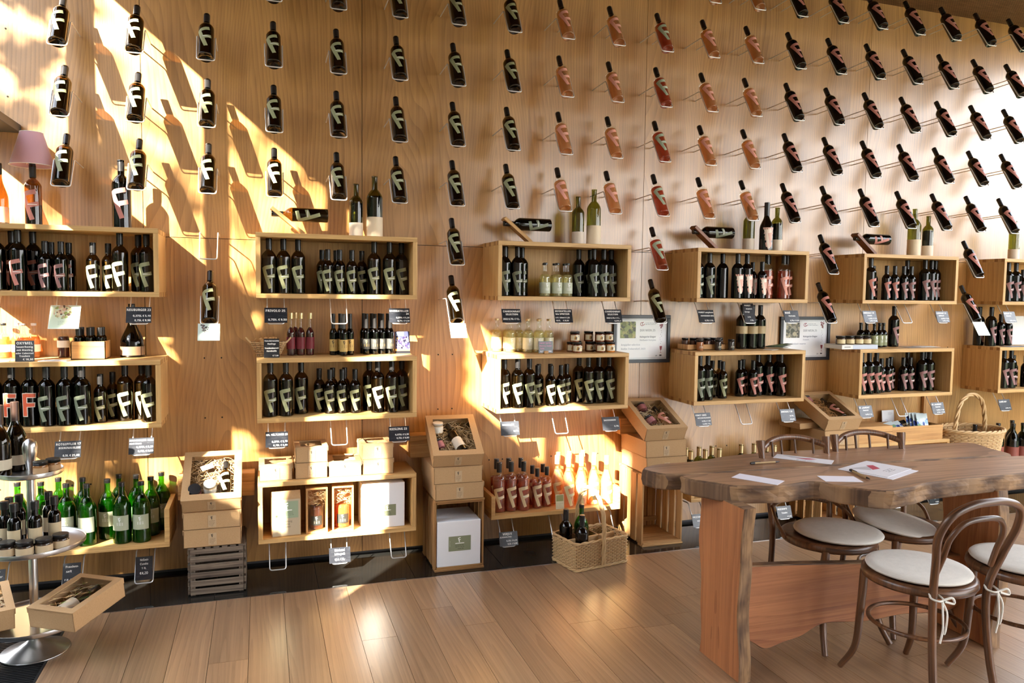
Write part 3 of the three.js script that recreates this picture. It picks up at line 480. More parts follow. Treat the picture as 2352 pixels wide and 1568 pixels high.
row('roseF', 'ruby rosé bottle with gold F mark in the low tray', 'ruby rosé bottles in the tray', 0.235 + bt, [[2.5, 0.225], [2.573, 0.225], [2.647, 0.235], [2.51, 0.14], [2.585, 0.14], [2.66, 0.145]]);
row('roseHalf', 'small ruby rosé bottle with gold F mark in the tray', 'ruby half bottles in the tray', 0.235 + bt, [[2.739, 0.215], [2.808, 0.195], [2.735, 0.14], [2.81, 0.12]]);
row('peachF', 'pale peach rosé bottle with sloping shoulders in the tray', 'peach rosé bottles in the tray', 0.235 + bt, [[2.93, 0.233], [3.014, 0.23], [3.097, 0.229], [3.178, 0.234], [2.89, 0.15], [2.97, 0.14], [3.055, 0.135], [3.14, 0.14], [2.93, 0.065], [3.01, 0.055], [3.1, 0.055]]);
row('bigDim', 'dark bottle with grey-green F mark beside ruffled labels', 'grey-green bottles beside ruffled labels', yU, [[3.79, 0.21], [3.872, 0.21], [3.925, 0.13], [3.975, 0.055]]);
row('bigPlain', 'plain dark bottle behind the ruffled labels', 'plain dark bottles', yU, [[3.985, 0.185], [4.035, 0.11]]);
row('ruffled', 'dark bottle with ruffled pale pink label', 'ruffled label bottles', yU, [[4.062, 0.235], [4.138, 0.225]]);
row('ruffledHalf', 'half bottle with ruffled pale pink label', 'ruffled half bottles', yU, [[4.242, 0.24], [4.235, 0.15]]);
row('roseBox', 'rosé bottle with pink F mark inside the box', 'rosé bottles in the box', yU, [[4.31, 0.2], [4.425, 0.215], [4.487, 0.17], [4.375, 0.125]]);
row('bigDim', 'dark bottle with grey-green F mark below the spice jars', 'grey-green bottles below the spice jars', yL, [[3.79, 0.262], [3.865, 0.235], [3.83, 0.155]]);
row('halfGreen', 'half bottle with green F mark below the spice jars', 'green half bottles below the spice jars', yL, [[4.0, 0.2], [3.968, 0.13], [4.03, 0.12]]);
row('halfPink', 'half bottle with pink F mark below the spice jars', 'pink half bottles below the spice jars', yL, [[4.17, 0.14], [4.254, 0.165], [4.23, 0.09]]);
row('bigPink', 'full bottle with pink F mark below the spice jars', 'pink full bottles below the spice jars', yL, [[4.325, 0.12], [4.396, 0.14], [4.452, 0.19], [4.488, 0.115]]);
row('bigPink', 'full bottle with pink F mark under the tan-labelled bottles', undefined, yU, [[5.135, 0.215]]);
row('halfPink', 'half bottle with pink F mark under the tan-labelled bottles', 'pink half bottles under the tan labels', yU, [[5.278, 0.21], [5.348, 0.21], [5.24, 0.13]]);
row('halfMauve', 'half bottle with mauve F mark under the tan-labelled bottles', 'mauve half bottles under the tan labels', yU, [[5.428, 0.21], [5.494, 0.21]]);
row('bigMauve', 'full bottle with mauve F mark under the tan-labelled bottles', 'mauve full bottles under the tan labels', yU, [[5.61, 0.215], [5.684, 0.2], [5.752, 0.17], [5.56, 0.11]]);
row('bigPink', 'full bottle with pink F mark below the white carton', 'pink bottles below the white carton', yL, [[5.057, 0.25], [5.132, 0.24], [5.208, 0.225]]);
row('halfPink', 'half bottle with pink F mark below the white carton', 'pink half bottles below the white carton', yL, [[5.277, 0.2], [5.342, 0.19], [5.30, 0.12]]);
row('halfMauve', 'half bottle with mauve F mark below the white carton', 'mauve half bottles below the white carton', yL, [[5.497, 0.175], [5.565, 0.17], [5.44, 0.12]]);
row('bigMauve', 'full bottle with mauve F mark below the white carton', 'mauve bottles below the white carton', yL, [[5.64, 0.2], [5.713, 0.195], [5.752, 0.12], [5.6, 0.11]]);
row('bigMauve', 'full bottle with mauve F mark in the upper wall-end box', 'bottles in the upper wall-end box', yU, [[6.398, 0.215], [6.473, 0.215]]);
row('halfMauve', 'half bottle with mauve F mark in the upper wall-end box', 'half bottles in the upper wall-end box', yU, [[6.55, 0.21], [6.63, 0.2]]);
row('bigMauve', 'full bottle with mauve F mark in the lower wall-end box', 'bottles in the lower wall-end box', yL, [[6.395, 0.22], [6.468, 0.22]]);
row('halfMauve', 'half bottle with mauve F mark in the lower wall-end box', 'half bottles in the lower wall-end box', yL, [[6.57, 0.16], [6.64, 0.2]]);
row('goldCap', 'gold-capped bottle standing behind the wooden table', 'gold-capped bottles', 0.235 + bt, [[3.785, 0.14], [3.77, 0.22], [3.88, 0.14], [3.875, 0.22], [3.975, 0.14], [3.98, 0.22], [4.20, 0.14], [4.3, 0.14], [4.295, 0.22], [4.40, 0.14], [4.4, 0.22]]);
row('litreRed', 'dark green litre bottle with dull red label beyond the table', 'litre bottles beyond the table', 0.3, [[6.40, 0.2], [6.50, 0.24], [6.60, 0.24], [6.63, 0.13]]);
oakTray(6.33, 0.275, 'low oak tray under the wall-end boxes', 0.1);
// ---------- standing on the boxes ----------
function leaning(x, label, plankLabel, k, dark, flip = 1) {            // bottle lying level through a leaning plank
  const m = dark ? M.darkPlank : M.pine, pl = new THREE.Shape(); pl.moveTo(-0.032, 0); pl.lineTo(0.032, 0); pl.lineTo(0.032, 0.21); pl.lineTo(-0.032, 0.21); pl.closePath();
  const hole = new THREE.Path(); hole.absarc(0, 0.163, 0.0175, 0, Math.PI * 2); pl.holes.push(hole);
  const o = solo('bottle_plank', woodUV(new THREE.ExtrudeGeometry(pl, { depth: 0.018, bevelEnabled: false, curveSegments: 20 }).translate(0, 0, -0.009), 'y'), m, plankLabel, 'plank', undefined, [x + 0.165, tU + 0.006, 0.16], 0);
  o.rotation.order = 'ZYX'; o.rotation.set(0, Math.PI / 2, 0.89);
  const b = bottle(k, 'wine_bottle', label, undefined, [x + 0.289, tU + 0.1085, 0.16]); b.rotation.order = 'XYZ'; b.rotation.set(0, 0, Math.PI / 2); return o;
}
leaning(1.256, 'bottle with green F mark lying level in the pale sunlit plank', 'pale leaning plank holding a bottle on the sunlit box', 'greenF', false);
leaning(2.527, 'bottle with dim green F mark lying level in a pale plank', 'pale leaning plank on the box of small clear bottles', 'bigDim', false);
leaning(3.775, 'bottle with grey F mark lying level in a dark plank', 'dark leaning plank on the box of ruffled labels', 'bigDim', true);
leaning(5.035, 'bottle with pink F mark lying level in a dark plank', 'dark leaning plank beside two tan-labelled bottles', 'bigPink', true);
bottle('tallCream', 'wine_bottle', 'dark slim bottle with cream lower label on the sunlit box', undefined, [1.694, tU, 0.15]); bottle('magCream', 'wine_bottle', 'wide olive bottle with cream lower label on the sunlit box', undefined, [1.794, tU, 0.15]);
bottle('greenCream', 'wine_bottle', 'slim olive bottle with pinkish label on the box of clear bottles', undefined, [2.998, tU, 0.15]); bottle('magEmpty', 'wine_bottle', 'tall olive bottle with cream label on the box of clear bottles', undefined, [3.1, tU, 0.15]);
bottle('greenCream', 'wine_bottle', 'olive bottle with tan label left of the sparkling bottle', undefined, [4.19, tU, 0.16]); bottle('sparkle', 'wine_bottle', 'black sparkling bottle with ruffled pink label on the box', undefined, [4.293, tU, 0.2], -0.2); bottle('tallCream', 'wine_bottle', 'olive bottle with tan label right of the sparkling bottle', undefined, [4.404, tU, 0.16]);
bottle('magEmpty', 'wine_bottle', 'wide olive bottle with tan label beside a dark leaning plank', undefined, [5.565, tU, 0.15]); bottle('tallCream', 'wine_bottle', 'slim dark bottle with tan label right of a wide one', undefined, [5.668, tU, 0.17]);
bottle('greenCream', 'wine_bottle', 'yellow-green empty bottle on the wall-end box', undefined, [6.495, tU, 0.17]);
// on the carafe box
bottle('carafe', 'carafe_bottle', 'wide-bottomed dark carafe bottle with tan label', undefined, [0.582, tL, 0.10]);
row('oxymel', 'small clear bottle of orange drink with dark stopper', undefined, tL, [[0.008, 0.05]]); row('oxymelPale', 'small clear bottle of orange drink with pale stopper', 'orange drinks with pale stoppers', tL, [[0.07, 0.06], [0.105, 0.11], [0.137, 0.05]]);
bottle('purple', 'small_bottle', 'small bottle of dark red drink behind the photo card', undefined, [0.267, tL, 0.06]);
{ const o = thing('bottle_carton', 'open pale wooden carton holding small tan-labelled bottles', 'carton', [0.405, tL, 0.15]);
  for (const [a, b, c, d, e, f] of [[-0.075, 0.075, 0, 0.004, -0.065, 0.065], [-0.075, 0.075, 0, 0.088, 0.061, 0.065], [-0.075, -0.071, 0, 0.088, -0.065, 0.065], [0.071, 0.075, 0, 0.088, -0.065, 0.065]]) mesh('panel', woodUV(span(a, b, c, d, e, f), 'x'), M.paleWood, o);
  row('mini', 'small black bottle with tan label in the pale carton', 'small bottles in the pale carton', tL + 0.004, [[0.358, 0.18], [0.406, 0.18], [0.452, 0.18], [0.36, 0.13], [0.406, 0.13], [0.452, 0.13]]); }
{ const rc = print(150, 190, (k, w, h) => { k.fillStyle = '#26282e'; k.fillRect(0, 0, w, h); lettering(k, 'OXYMEL', w / 2, 36, 32, C_); lettering(k, 'Sauerhonig', w / 2, 66, 24, C_); lettering(k, 'mit Riesling', w / 2, 94, 22, C_); lettering(k, 'oder Cabernet', w / 2, 122, 20, C_); lettering(k, 'Trauben', w / 2, 148, 21, C_); lettering(k, '€ 18,50', w - 10, 178, 24, R_); });
  const o = solo('price_sign', printed(bx(0.078, 0.098, 0.004, 0, 0.049, 0), rc), PM.slate, 'slate sign chalked OXYMEL leaning before orange bottles', 'sign', undefined, [0.152, tL, 0.27]); o.rotation.x = -0.06; }
function leaflet(x, y, z, w, d, turn, label, c1, c2) { const rc = print(60, 40, (k, W2, H2) => { k.fillStyle = c1; k.fillRect(0, 0, W2, H2); k.fillStyle = c2; k.fillRect(8, 8, W2 * 0.55, H2 * 0.6); }); const o = solo('leaflet', printed(bx(w, d, 0.002), rc).rotateX(-Math.PI / 2), PM.paper, label, 'leaflet', undefined, [x, y + 0.0012, z], turn); return o; }
leaflet(0.03, tL, 0.24, 0.10, 0.075, 0.2, 'white leaflet with green picture lying by the orange bottles', '#e9e9e2', '#7b9a58'); leaflet(0.27, tL, 0.252, 0.12, 0.07, -0.1, 'folded white leaflet lying below the photo card', '#efefee', '#8a93a0');
// on the slim red bottle box
row('slimRed', 'slim clear bottle of red liqueur with gold cap', 'slim red liqueur bottles', tL, [[1.352, 0.135], [1.403, 0.135], [1.451, 0.135], [1.378, 0.07]]);
row('slimGold', 'slim black bottle with gold label', 'slim gold-label bottles', tL, [[1.622, 0.2], [1.572, 0.15], [1.66, 0.16], [1.612, 0.12]]);
row('slimBlack', 'slim black bottle with black label and gold crest', 'slim black-label bottles', tL, [[1.752, 0.135], [1.797, 0.14], [1.84, 0.125], [1.884, 0.125], [1.745, 0.07], [1.79, 0.07], [1.835, 0.065], [1.88, 0.065]]);
function signStand(x, z, y, w, h, lines, label, extra = {}) { const pw = Math.round(1900 * w), ph = Math.round(1900 * h), rc = print(pw, ph, (k) => { k.fillStyle = extra.bg ?? '#1f2024'; k.fillRect(0, 0, pw, ph); extra.draw?.(k, pw, ph); for (const [t, px, py, s, o] of lines) lettering(k, t, px * pw, py * ph, s, { max: pw - 6, ...o }); }); const o = solo(extra.name ?? 'price_sign', printed(bx(w, h, 0.004, 0, h / 2, 0), rc), extra.mat ?? PM.slate, label, extra.cat ?? 'sign', undefined, [x, y, z], extra.turn ?? 0); o.rotation.x = extra.lean ?? -0.08; return o; }
signStand(1.252, 0.262, tL, 0.076, 0.098, [['TRAUBENKERN', 0.5, 0.16, 19, C_], ['Peelings', 0.5, 0.31, 19, C_], ['Traubenkernöl', 0.5, 0.53, 18, C_], ['Handseife', 0.5, 0.68, 19, C_], ['€ 7,00', 0.94, 0.92, 20, R_]], 'slate sign chalked Traubenkern leaning on the little basket');
signStand(1.957, 0.115, tL, 0.082, 0.125, [], 'upright leaflet with dark grape photo beside black bottles', { name: 'leaflet_stand', cat: 'leaflet', mat: PM.gloss, lean: -0.2, turn: -0.1, draw: (k, w, h) => { k.fillStyle = '#3a3d5c'; k.fillRect(0, 0, w, h); for (let i = 0; i < 140; i++) { k.fillStyle = ['#2a2444', '#4b4070', '#6d6a98', '#c7b07a', '#8e8fb8', '#1c1a2c'][i % 6]; k.beginPath(); k.arc(rnd() * w * 0.8 + w * 0.1, h * 0.25 + rnd() * h * 0.5, 4 + rnd() * 9, 0, 7); k.fill(); } k.fillStyle = '#9fb6d8'; k.fillRect(w * 0.1, 6, w * 0.5, h * 0.18); k.fillStyle = '#b58d4a'; k.fillRect(0, h * 0.78, w, h * 0.1); k.fillStyle = '#1c1c22'; k.fillRect(0, h * 0.88, w, h * 0.12); } });
{ // little oval basket with bundles
  const o = thing('small_basket', 'small wicker tray basket with wooden bits beside the red bottles', 'basket', [1.238, tL, 0.15]), rows = [], st = [];
  for (let j = 0; j < 8; j++) { const t = j / 7, a = 0.058 + 0.032 * t, b = 0.042 + 0.022 * t; rows.push(tube(Array.from({ length: 36 }, (_, i) => { const q = i / 36 * 6.283; return [Math.cos(q) * (a + 0.0018 * ((i + j) % 2 ? 1 : -1)), 0.006 + t * 0.066, Math.sin(q) * (b + 0.0018 * ((i + j) % 2 ? 1 : -1))]; }), 0.0028, 72, 5, true)); }
  for (let i = 0; i < 18; i++) { const q = i / 18 * 6.283; st.push(sweep([V(Math.cos(q) * 0.057, 0.002, Math.sin(q) * 0.041), V(Math.cos(q) * 0.091, 0.076, Math.sin(q) * 0.065)], 0.0022, 5)); }
  mesh('weave', rows, M.wicker, o); mesh('stakes', st, M.wickerDark, o); mesh('basket_base', cyl(0.056, 0.056, 0.005, 0, 0.003, 0, 24).scale(1, 1, 0.74), M.wicker, o);
  for (const s of [-1, 1]) mesh('handle', tube([[s * 0.088, 0.07, -0.022], [s * 0.108, 0.092, -0.014], [s * 0.112, 0.097, 0], [s * 0.108, 0.092, 0.014], [s * 0.088, 0.07, 0.022]], 0.0045, 20, 6), M.wicker, o);
  for (let i = 0; i < 6; i++) { const s = solo('wooden_stick', woodUV(rb(0.016, 0.075, 0.012, 0.002), 'y'), M.paleWood, 'pale wooden stick lying in the small wicker basket', 'stick', 'sticks in the small basket', [1.195 + i * 0.017, tL + 0.062, 0.14 + (i % 2) * 0.02]); s.rotation.set(0.3 - 0.1 * (i % 3), i * 0.4, 0.7 - i * 0.26); }
}
// on the honey jar box
function jarProto(r, h, lidH, glassM, lidM, lab, labY) { const o = new THREE.Group(); mesh('jar', lathe([[0.001, 0.001], [r - 0.003, 0], [r, 0.003], [r, h - lidH - 0.006], [r - 0.003, h - lidH - 0.001], [r - 0.003, h - lidH], [0.001, h - lidH]], 20), glassM, o); mesh('lid', lathe([[0.001, h - lidH], [r - 0.001, h - lidH], [r - 0.0005, h - 0.001], [r - 0.003, h], [0.001, h - 0.0006]], 20), lidM, o); if (lab) mesh('label', wrap(r, lab), LM, o); return o; }
function jar(proto, label, group, p, turn = 0) { const o = proto.clone(); o.name = numbered('jar'); scene.add(o); o.position.set(...p); o.rotation.y = turn; tag(o, label, 'jar', group); return o; }
const honeyM = pm({ color: lin(0.16, 0.035, 0.008), roughness: 0.1, clearcoat: 0.5 }), honey2 = pm({ color: lin(0.55, 0.18, 0.02), roughness: 0.1, clearcoat: 0.5 });
const honeyLab = (c) => [band(0.0285, 0.010, 0.042, c, 1.25), { q: [[-0.012, 0.016], [0.004, 0.014], [0.004, 0.034], [-0.008, 0.036]], c: [0.45, 0.22, 0.04], nx: 2, ny: 1, lift: 0.0012 }, { q: [[-0.004, 0.018], [0.002, 0.016], [0.006, 0.030], [-0.002, 0.030]], c: [0.05, 0.03, 0.02], nx: 2, ny: 1, lift: 0.0015 }, { q: [[0.012, 0.030], [0.022, 0.030], [0.022, 0.037], [0.012, 0.037]], c: [0.3, 0.33, 0.36], nx: 2, ny: 1, lift: 0.0012 }];
const jh = jarProto(0.0285, 0.061, 0.012, honeyM, M.cap, honeyLab([0.72, 0.62, 0.42])), jh2 = jarProto(0.0285, 0.061, 0.012, honey2, M.cap, honeyLab([0.78, 0.70, 0.52]));
for (const [x, z] of [[2.965, 0.16], [2.975, 0.225], [3.03, 0.09], [3.085, 0.16], [3.125, 0.225], [3.14, 0.12], [3.195, 0.215], [3.2, 0.14]]) jar(x === 3.195 ? jh2 : jh, 'honey jar in the lower layer on the oak box', 'honey jars of the lower layer', [x, tL, z], (rnd() - 0.5) * 0.3);
for (const [x, z] of [[2.97, 0.195], [3.0, 0.13], [3.085, 0.14], [3.13, 0.2], [3.198, 0.18]]) jar(jh, 'honey jar in the upper layer on the oak box', 'honey jars of the upper layer', [x, tL + 0.0612, z], (rnd() - 0.5) * 0.3);
row('spritzer', 'clear bottle of pale yellow spritzer with gold cap', 'pale yellow spritzer bottles', tL, [[2.53, 0.05], [2.592, 0.12], [2.657, 0.08], [2.69, 0.15], [2.752, 0.165], [2.787, 0.088], [2.824, 0.142], [2.72, 0.08], [2.60, 0.05]]);
{ const t = signStand(2.762, 0.262, tL + 0.004, 0.088, 0.068, [['Kaiser Spritz', 0.06, 0.22, 24, { color: '#e0559b', style: 'italic', weight: 'normal' }], ['Muskat, Holler', 0.06, 0.46, 22, { color: '#e0559b', style: 'italic', weight: 'normal' }], ['Soda', 0.1, 0.68, 22, { color: '#e0559b', style: 'italic', weight: 'normal' }], ['0,33ml 2,80€', 0.12, 0.92, 22, { color: '#e8e4ee' }]], 'small slate sign with pink handwriting on a wooden foot');
  mesh('sign_foot', woodUV(span(-0.012, 0.012, -0.004, 0.012, -0.012, 0.012), 'x'), M.paleWood, t); }
// on the spice jar box
{ const o = thing('jar_tray', 'low pale wooden tray under the spice jars', 'tray', [3.905, tL, 0.12]);
  for (const [a, b, c, d, e, f] of [[-0.155, 0.175, 0, 0.004, -0.06, 0.06], [-0.155, 0.175, 0, 0.036, 0.056, 0.06], [-0.155, 0.175, 0, 0.036, -0.06, -0.056], [-0.155, -0.151, 0, 0.036, -0.056, 0.056], [0.171, 0.175, 0, 0.036, -0.056, 0.056]]) mesh('panel', woodUV(span(a, b, c, d, e, f), 'x'), M.paleWood, o);
  const tones = [[0.30, 0.10, 0.03], [0.09, 0.03, 0.015], [0.035, 0.025, 0.02]].map((c) => jarProto(0.0215, 0.070, 0.014, pm({ color: lin(...c), roughness: 0.12, clearcoat: 0.4 }), M.cap, [{ q: [[-0.014, 0.018], [0.014, 0.018], [0.014, 0.020], [-0.014, 0.020]], c: [0.6, 0.55, 0.45], nx: 3, ny: 1 }, { q: [[-0.012, 0.024], [0.012, 0.024], [0.012, 0.027], [-0.012, 0.027]], c: [0.6, 0.55, 0.45], nx: 3, ny: 1 }]));
  [[3.822, 0.205, 0], [3.862, 0.15, 1], [3.912, 0.15, 1], [3.955, 0.205, 2], [4.0, 0.15, 1], [4.052, 0.205, 2], [3.785, 0.09, 1], [3.84, 0.095, 1], [3.89, 0.09, 1], [3.94, 0.09, 2], [3.99, 0.09, 1], [4.045, 0.09, 2]].forEach(([x, z, t]) => jar(tones[t], ['orange-brown spice jar at the tray corner', 'brown spice jar in the low wooden tray', 'near-black spice jar in the low wooden tray'][t], ['', 'brown spice jars', 'black spice jars'][t] || undefined, [x, tL + (z > 0.2 ? 0 : 0.004), z], (rnd() - 0.5) * 0.5)); }
row('tallThin', 'tall dark oil bottle with tan label behind the spice jars', 'oil bottles behind the spice jars', tL - 0.045 * 0, [[4.196, 0.11], [4.268, 0.12], [4.34, 0.105]]);
{ const pots = [[4.30, 0.25], [4.16, 0.24]]; leaflet(4.34, tL, 0.225, 0.10, 0.06, 0.5, 'pale folded leaflet beside the green leaflets', '#e6dccb', '#c8b491'); for (let i = 0; i < 3; i++) { const l = leaflet(4.43 + i * 0.012, tL + 0.012 + i * 0.007, 0.16 + i * 0.006, 0.14, 0.07, -0.2 + i * 0.09, 'dark green glossy leaflet fanned out on the spice jar box', '#33471f', '#5e7436'); l.userData.group = 'green leaflets'; l.rotation.z = 0.05 * i; } }
// on the white carton box
{ const rc = print(200, 30, (k, w, h) => { k.fillStyle = '#d9d8d2'; k.fillRect(0, 0, w, h); k.fillStyle = '#b9c1cf'; k.fillRect(w * 0.3, 0, w * 0.7, h); k.fillStyle = '#6b6a66'; k.fillRect(14, 12, 34, 5); });
  solo('flat_carton', printed(bx(0.30, 0.028, 0.17, 0, 0.014, 0), rc), PM.paper, 'flat white carton under four cream-labelled jars', 'carton', undefined, [5.02, tL, 0.185]);
  const j = jarProto(0.031, 0.058, 0.016, pm({ color: lin(0.10, 0.05, 0.02), roughness: 0.15 }), M.cap, [band(0.031, 0.006, 0.034, [0.62, 0.50, 0.28], 1.4)]);
  for (const x of [4.918, 4.994, 5.069, 5.136]) jar(j, 'cream-labelled dark jar on the flat white carton', 'jars on the flat carton', [x, tL + 0.0285, 0.2]);
  row('oliveSmall', 'small dark bottle with olive label and white F', 'olive-label small bottles', tL, [[5.24, 0.16], [5.305, 0.14], [5.36, 0.12], [5.25, 0.08], [5.19, 0.09]]);
  bottle('bigMauve', 'wine_bottle', 'tall dark bottle standing behind olive-label small bottles', undefined, [5.47, tL, 0.1], 0.3);
  for (let i = 0; i < 2; i++) leaflet(5.56 + i * 0.13, tL + i * 0.002, 0.18, 0.16, 0.09, 0.1 - i * 0.2, ['grey leaflet lying on the white carton box', 'white folded leaflet lying on the box edge'][i], ['#6d6c6e', '#d8d8d6'][i], ['#8b8a8a', '#c4c4c2'][i]); }
row('bigMauve', 'dark mauve-F bottle standing on the lower wall-end box', 'bottles on the lower wall-end box', tL, [[6.31, 0.17], [6.29, 0.09]]); row('halfMauve', 'dark half bottle standing on the lower wall-end box', 'half bottles on the lower wall-end box', tL, [[6.43, 0.15], [6.52, 0.14]]);
leaflet(6.45, tL, 0.25, 0.2, 0.09, 0.1, 'grey leaflet lying on the lower wall-end box', '#77777a', '#9a9a9c'); leaflet(6.66, tL, 0.24, 0.16, 0.09, -0.1, 'pale leaflet beside the grey one on the wall-end box', '#cfcfcd', '#b0b0b0');
// ---------- price signs and cards on the wire holders ----------
sign(0, 5, [['RIESLING 21', 0.97, 0.28, 28, R_], ['0,375L € 7,30', 0.97, 0.66, 24, R_], ['0,75L € 9,50', 0.97, 0.92, 24, R_]], 'slate sign at the left edge over the orange bottles');
sign(2, 5, [['NEUBURGER 23', 0.97, 0.26, 28, R_], ['0,375L € 5,10', 0.97, 0.62, 23, R_], ['0,75L € 9,50', 0.97, 0.9, 23, R_]], 'slate sign chalked NEUBURGER 23 over the carafe');
sign(4, 5, [['FRIVOLO 25', 0.05, 0.28, 31], ['0,75lt. € 9,50', 0.97, 0.86, 27, R_]], 'slate sign chalked FRIVOLO 25');
sign(6, 5, [['MUSKATELLER', 0.03, 0.25, 27], ['24', 0.95, 0.45, 25, R_], ['0,375L € 5,20', 0.97, 0.7, 21, R_], ['0,75L € 9,50', 0.97, 0.92, 21, R_]], 'slate sign chalked MUSKATELLER over the black slim bottles');
sign(8, 5, [['CHARDONNAY', 0.07, 0.25, 27], ['SELECTION', 0.2, 0.46, 25], ['2022 0,75L € 13,-', 0.05, 0.8, 23]], 'slate sign chalked CHARDONNAY SELECTION 2022 over the spritzers');
sign(9, 5, [['MUSKATELLER', 0.05, 0.22, 26], ['bio SPRITZER', 0.07, 0.43, 25], ['6 Fl. 330ml € 3,20', 0.06, 0.68, 19], ['10 Fl.     € 30,00', 0.06, 0.9, 20]], 'slate sign chalked MUSKATELLER SPRITZER');
sign(10, 5, [['CHARDONNAY', 0.05, 0.23, 26], ['SELECTION', 0.18, 0.44, 23], ['2023 0,75L € 11,-', 0.1, 0.7, 20], ['0,375L € ', 0.95, 0.92, 20, R_]], 'slate sign chalked CHARDONNAY SELECTION 2023 before a certificate');
sign(12, 5, [['PURIST amphore', 0.04, 0.26, 24], ['SOUVIGNIER GRIS', 0.15, 0.52, 21], ['0,75L € 18,-', 0.95, 0.9, 22, R_]], 'slate sign chalked PURIST over the spice jars');
sign(13, 5, [['PURIST', 0.15, 0.15, 34], ['Amphore', 0.25, 0.32, 26], ['Orange', 0.1, 0.48, 26], ['0,75L', 0.3, 0.75, 24], ['€ 18,-', 0.5, 0.92, 26]], 'tall slate sign before the oil bottles', { w: 0.08, h: 0.125 });
sign(14, 5, [['ROSÉ', 0.08, 0.28, 30], ['Portraits', 0.3, 0.52, 22], ['0,75L € 9,50', 0.95, 0.9, 22, R_]], 'slate sign chalked ROSÉ before the second certificate');
sign(16, 5, [['ZWEIGELT 22', 0.05, 0.25, 26], ['Classic', 0.3, 0.47, 22], ['0,375L € 5,20', 0.95, 0.72, 20, R_], ['0,75L € 8,50', 0.95, 0.92, 20, R_]], 'slate sign over the cream-labelled jars');
sign(18, 5, [['CABERNET 21', 0.05, 0.25, 25], ['MERLOT', 0.2, 0.47, 22], ['0,375L € 7,30', 0.95, 0.72, 20, R_], ['0,75L € 12,-', 0.95, 0.92, 20, R_]], 'slate sign right of the empty wire holder beyond the olive bottles');
sign(20, 5, [['MERLOT 22', 0.05, 0.25, 25], ['Reserve', 0.2, 0.47, 22], ['0,75L € 14,-', 0.95, 0.9, 20, R_]], 'slate sign over the lower wall-end box', { bg: '#3a3b3a' });
sign(1, 7, [['ROTGIPFLER 17', 0.04, 0.25, 26], ['BEERENAUSLESE', 0.15, 0.47, 23], ['0,5L € 21,00', 0.95, 0.92, 23, R_]], 'slate sign chalked ROTGIPFLER over the green litre bottles');
sign(2, 7, [['SOUVIGNIER GRIS', 0.02, 0.22, 24], ['PIWI-SORTE', 0.03, 0.4, 17], ['0,375L € 5,20', 0.97, 0.62, 22, R_], ['0,75L € 9,00', 0.97, 0.86, 22, R_]], 'slate sign chalked SOUVIGNIER GRIS');
sign(4, 7, [['GR. VELTLINER 23', 0.03, 0.25, 25], ['0,375L € 5,10', 0.97, 0.7, 23, R_], ['0,75L € 8,00', 0.97, 0.93, 23, R_]], 'slate sign chalked GR. VELTLINER 23 over a small carton');
sign(6, 7, [['RIESLING 23', 0.04, 0.25, 29], ['0,375L € 5,30', 0.97, 0.62, 22, R_], ['0,75L € 9,00', 0.97, 0.85, 22, R_]], 'slate sign chalked RIESLING 23');
sign(8, 7, [['MORILLON', 0.1, 0.3, 24], ['0,75L', 0.95, 0.75, 22, R_]], 'sunlit slate sign over the ruby rosé bottles', { bg: '#3a3c42' });  // paler slate: sunlight on the sign painted into its colour
sign(10, 7, [['SAUVIGNON', 0.1, 0.3, 24], ['0,75L', 0.95, 0.75, 22, R_]], 'sunlit slate sign beside the tilted gift carton', { bg: '#3a3c42' });  // sun brightening painted into the slate colour here too
sign(12, 7, [['PINOT GRIS', 0.04, 0.25, 25], ['WEISSBURGUNDER', 0.15, 0.45, 19], ['0,75L € 7,50', 0.95, 0.7, 20, R_], ['0,375L € 5,-', 0.95, 0.92, 20, R_]], 'slate sign chalked PINOT GRIS over gold-capped bottles');
sign(14, 7, [['ZWEIGELT 20', 0.05, 0.28, 26], ['0,75L', 0.9, 0.62, 22, R_], ['€ 8,50', 0.9, 0.9, 22, R_]], 'slate sign before the folded green carton');
sign(16, 7, [['ST. LAURENT', 0.04, 0.25, 26], ['Reserve', 0.3, 0.45, 21], ['0,75L € 12,-', 0.95, 0.8, 20, R_]], 'slate sign over the closed wooden wine case');
sign(18, 7, [['ST. LAURENT', 0.04, 0.25, 26], ['Reserve', 0.3, 0.45, 21], ['0,375L € 7,50', 0.95, 0.72, 20, R_], ['0,75L € 14,50', 0.95, 0.92, 20, R_]], 'slate sign over the open wooden case of leaflets', { bg: '#44464a' });
sign(20, 7, [['CUVÉE ROT', 0.05, 0.28, 25], ['0,75L € 7,-', 0.95, 0.85, 20, R_]], 'slate sign right of the oval wicker basket');
sign(0, 9, [['Grüner', 0.1, 0.17, 36, { style: 'italic' }], ['Veltliner', 0.1, 0.36, 36, { style: 'italic' }], ['1 lt.', 0.28, 0.56, 34, { style: 'italic' }], ['€ 4,60', 0.3, 0.86, 36, { style: 'italic' }]], 'upright slate sign chalked Grüner Veltliner behind the tiered stand', { w: 0.08, h: 0.112, up: 0.018 });
sign(1, 9, [['Trauben-', 0.12, 0.2, 34, { style: 'italic' }], ['saft', 0.18, 0.4, 34, { style: 'italic' }], ['1 lt. € 3,60', 0.1, 0.75, 30, { style: 'italic' }]], 'upright slate sign chalked Traubensaft under the green bottles', { w: 0.078, h: 0.108, up: 0.022 });
sign(2, 9, [['Weißwein', 0.5, 0.19, 36, I_], ['Cuvée', 0.5, 0.36, 36, I_], ['1 lt.', 0.5, 0.54, 34, I_], ['€4,20', 0.5, 0.76, 42, I_]], 'upright slate sign chalked Weißwein Cuvée under the tray', { w: 0.078, h: 0.112, up: 0.018 });
sign(5, 9, [['Weinbrand', 0.5, 0.26, 31, I_], ['holzfassgereift', 0.5, 0.5, 27, I_], ['0,5 lt. € 38,-', 0.5, 0.84, 29, I_]], 'slate sign chalked Weinbrand at the foot of the wall');
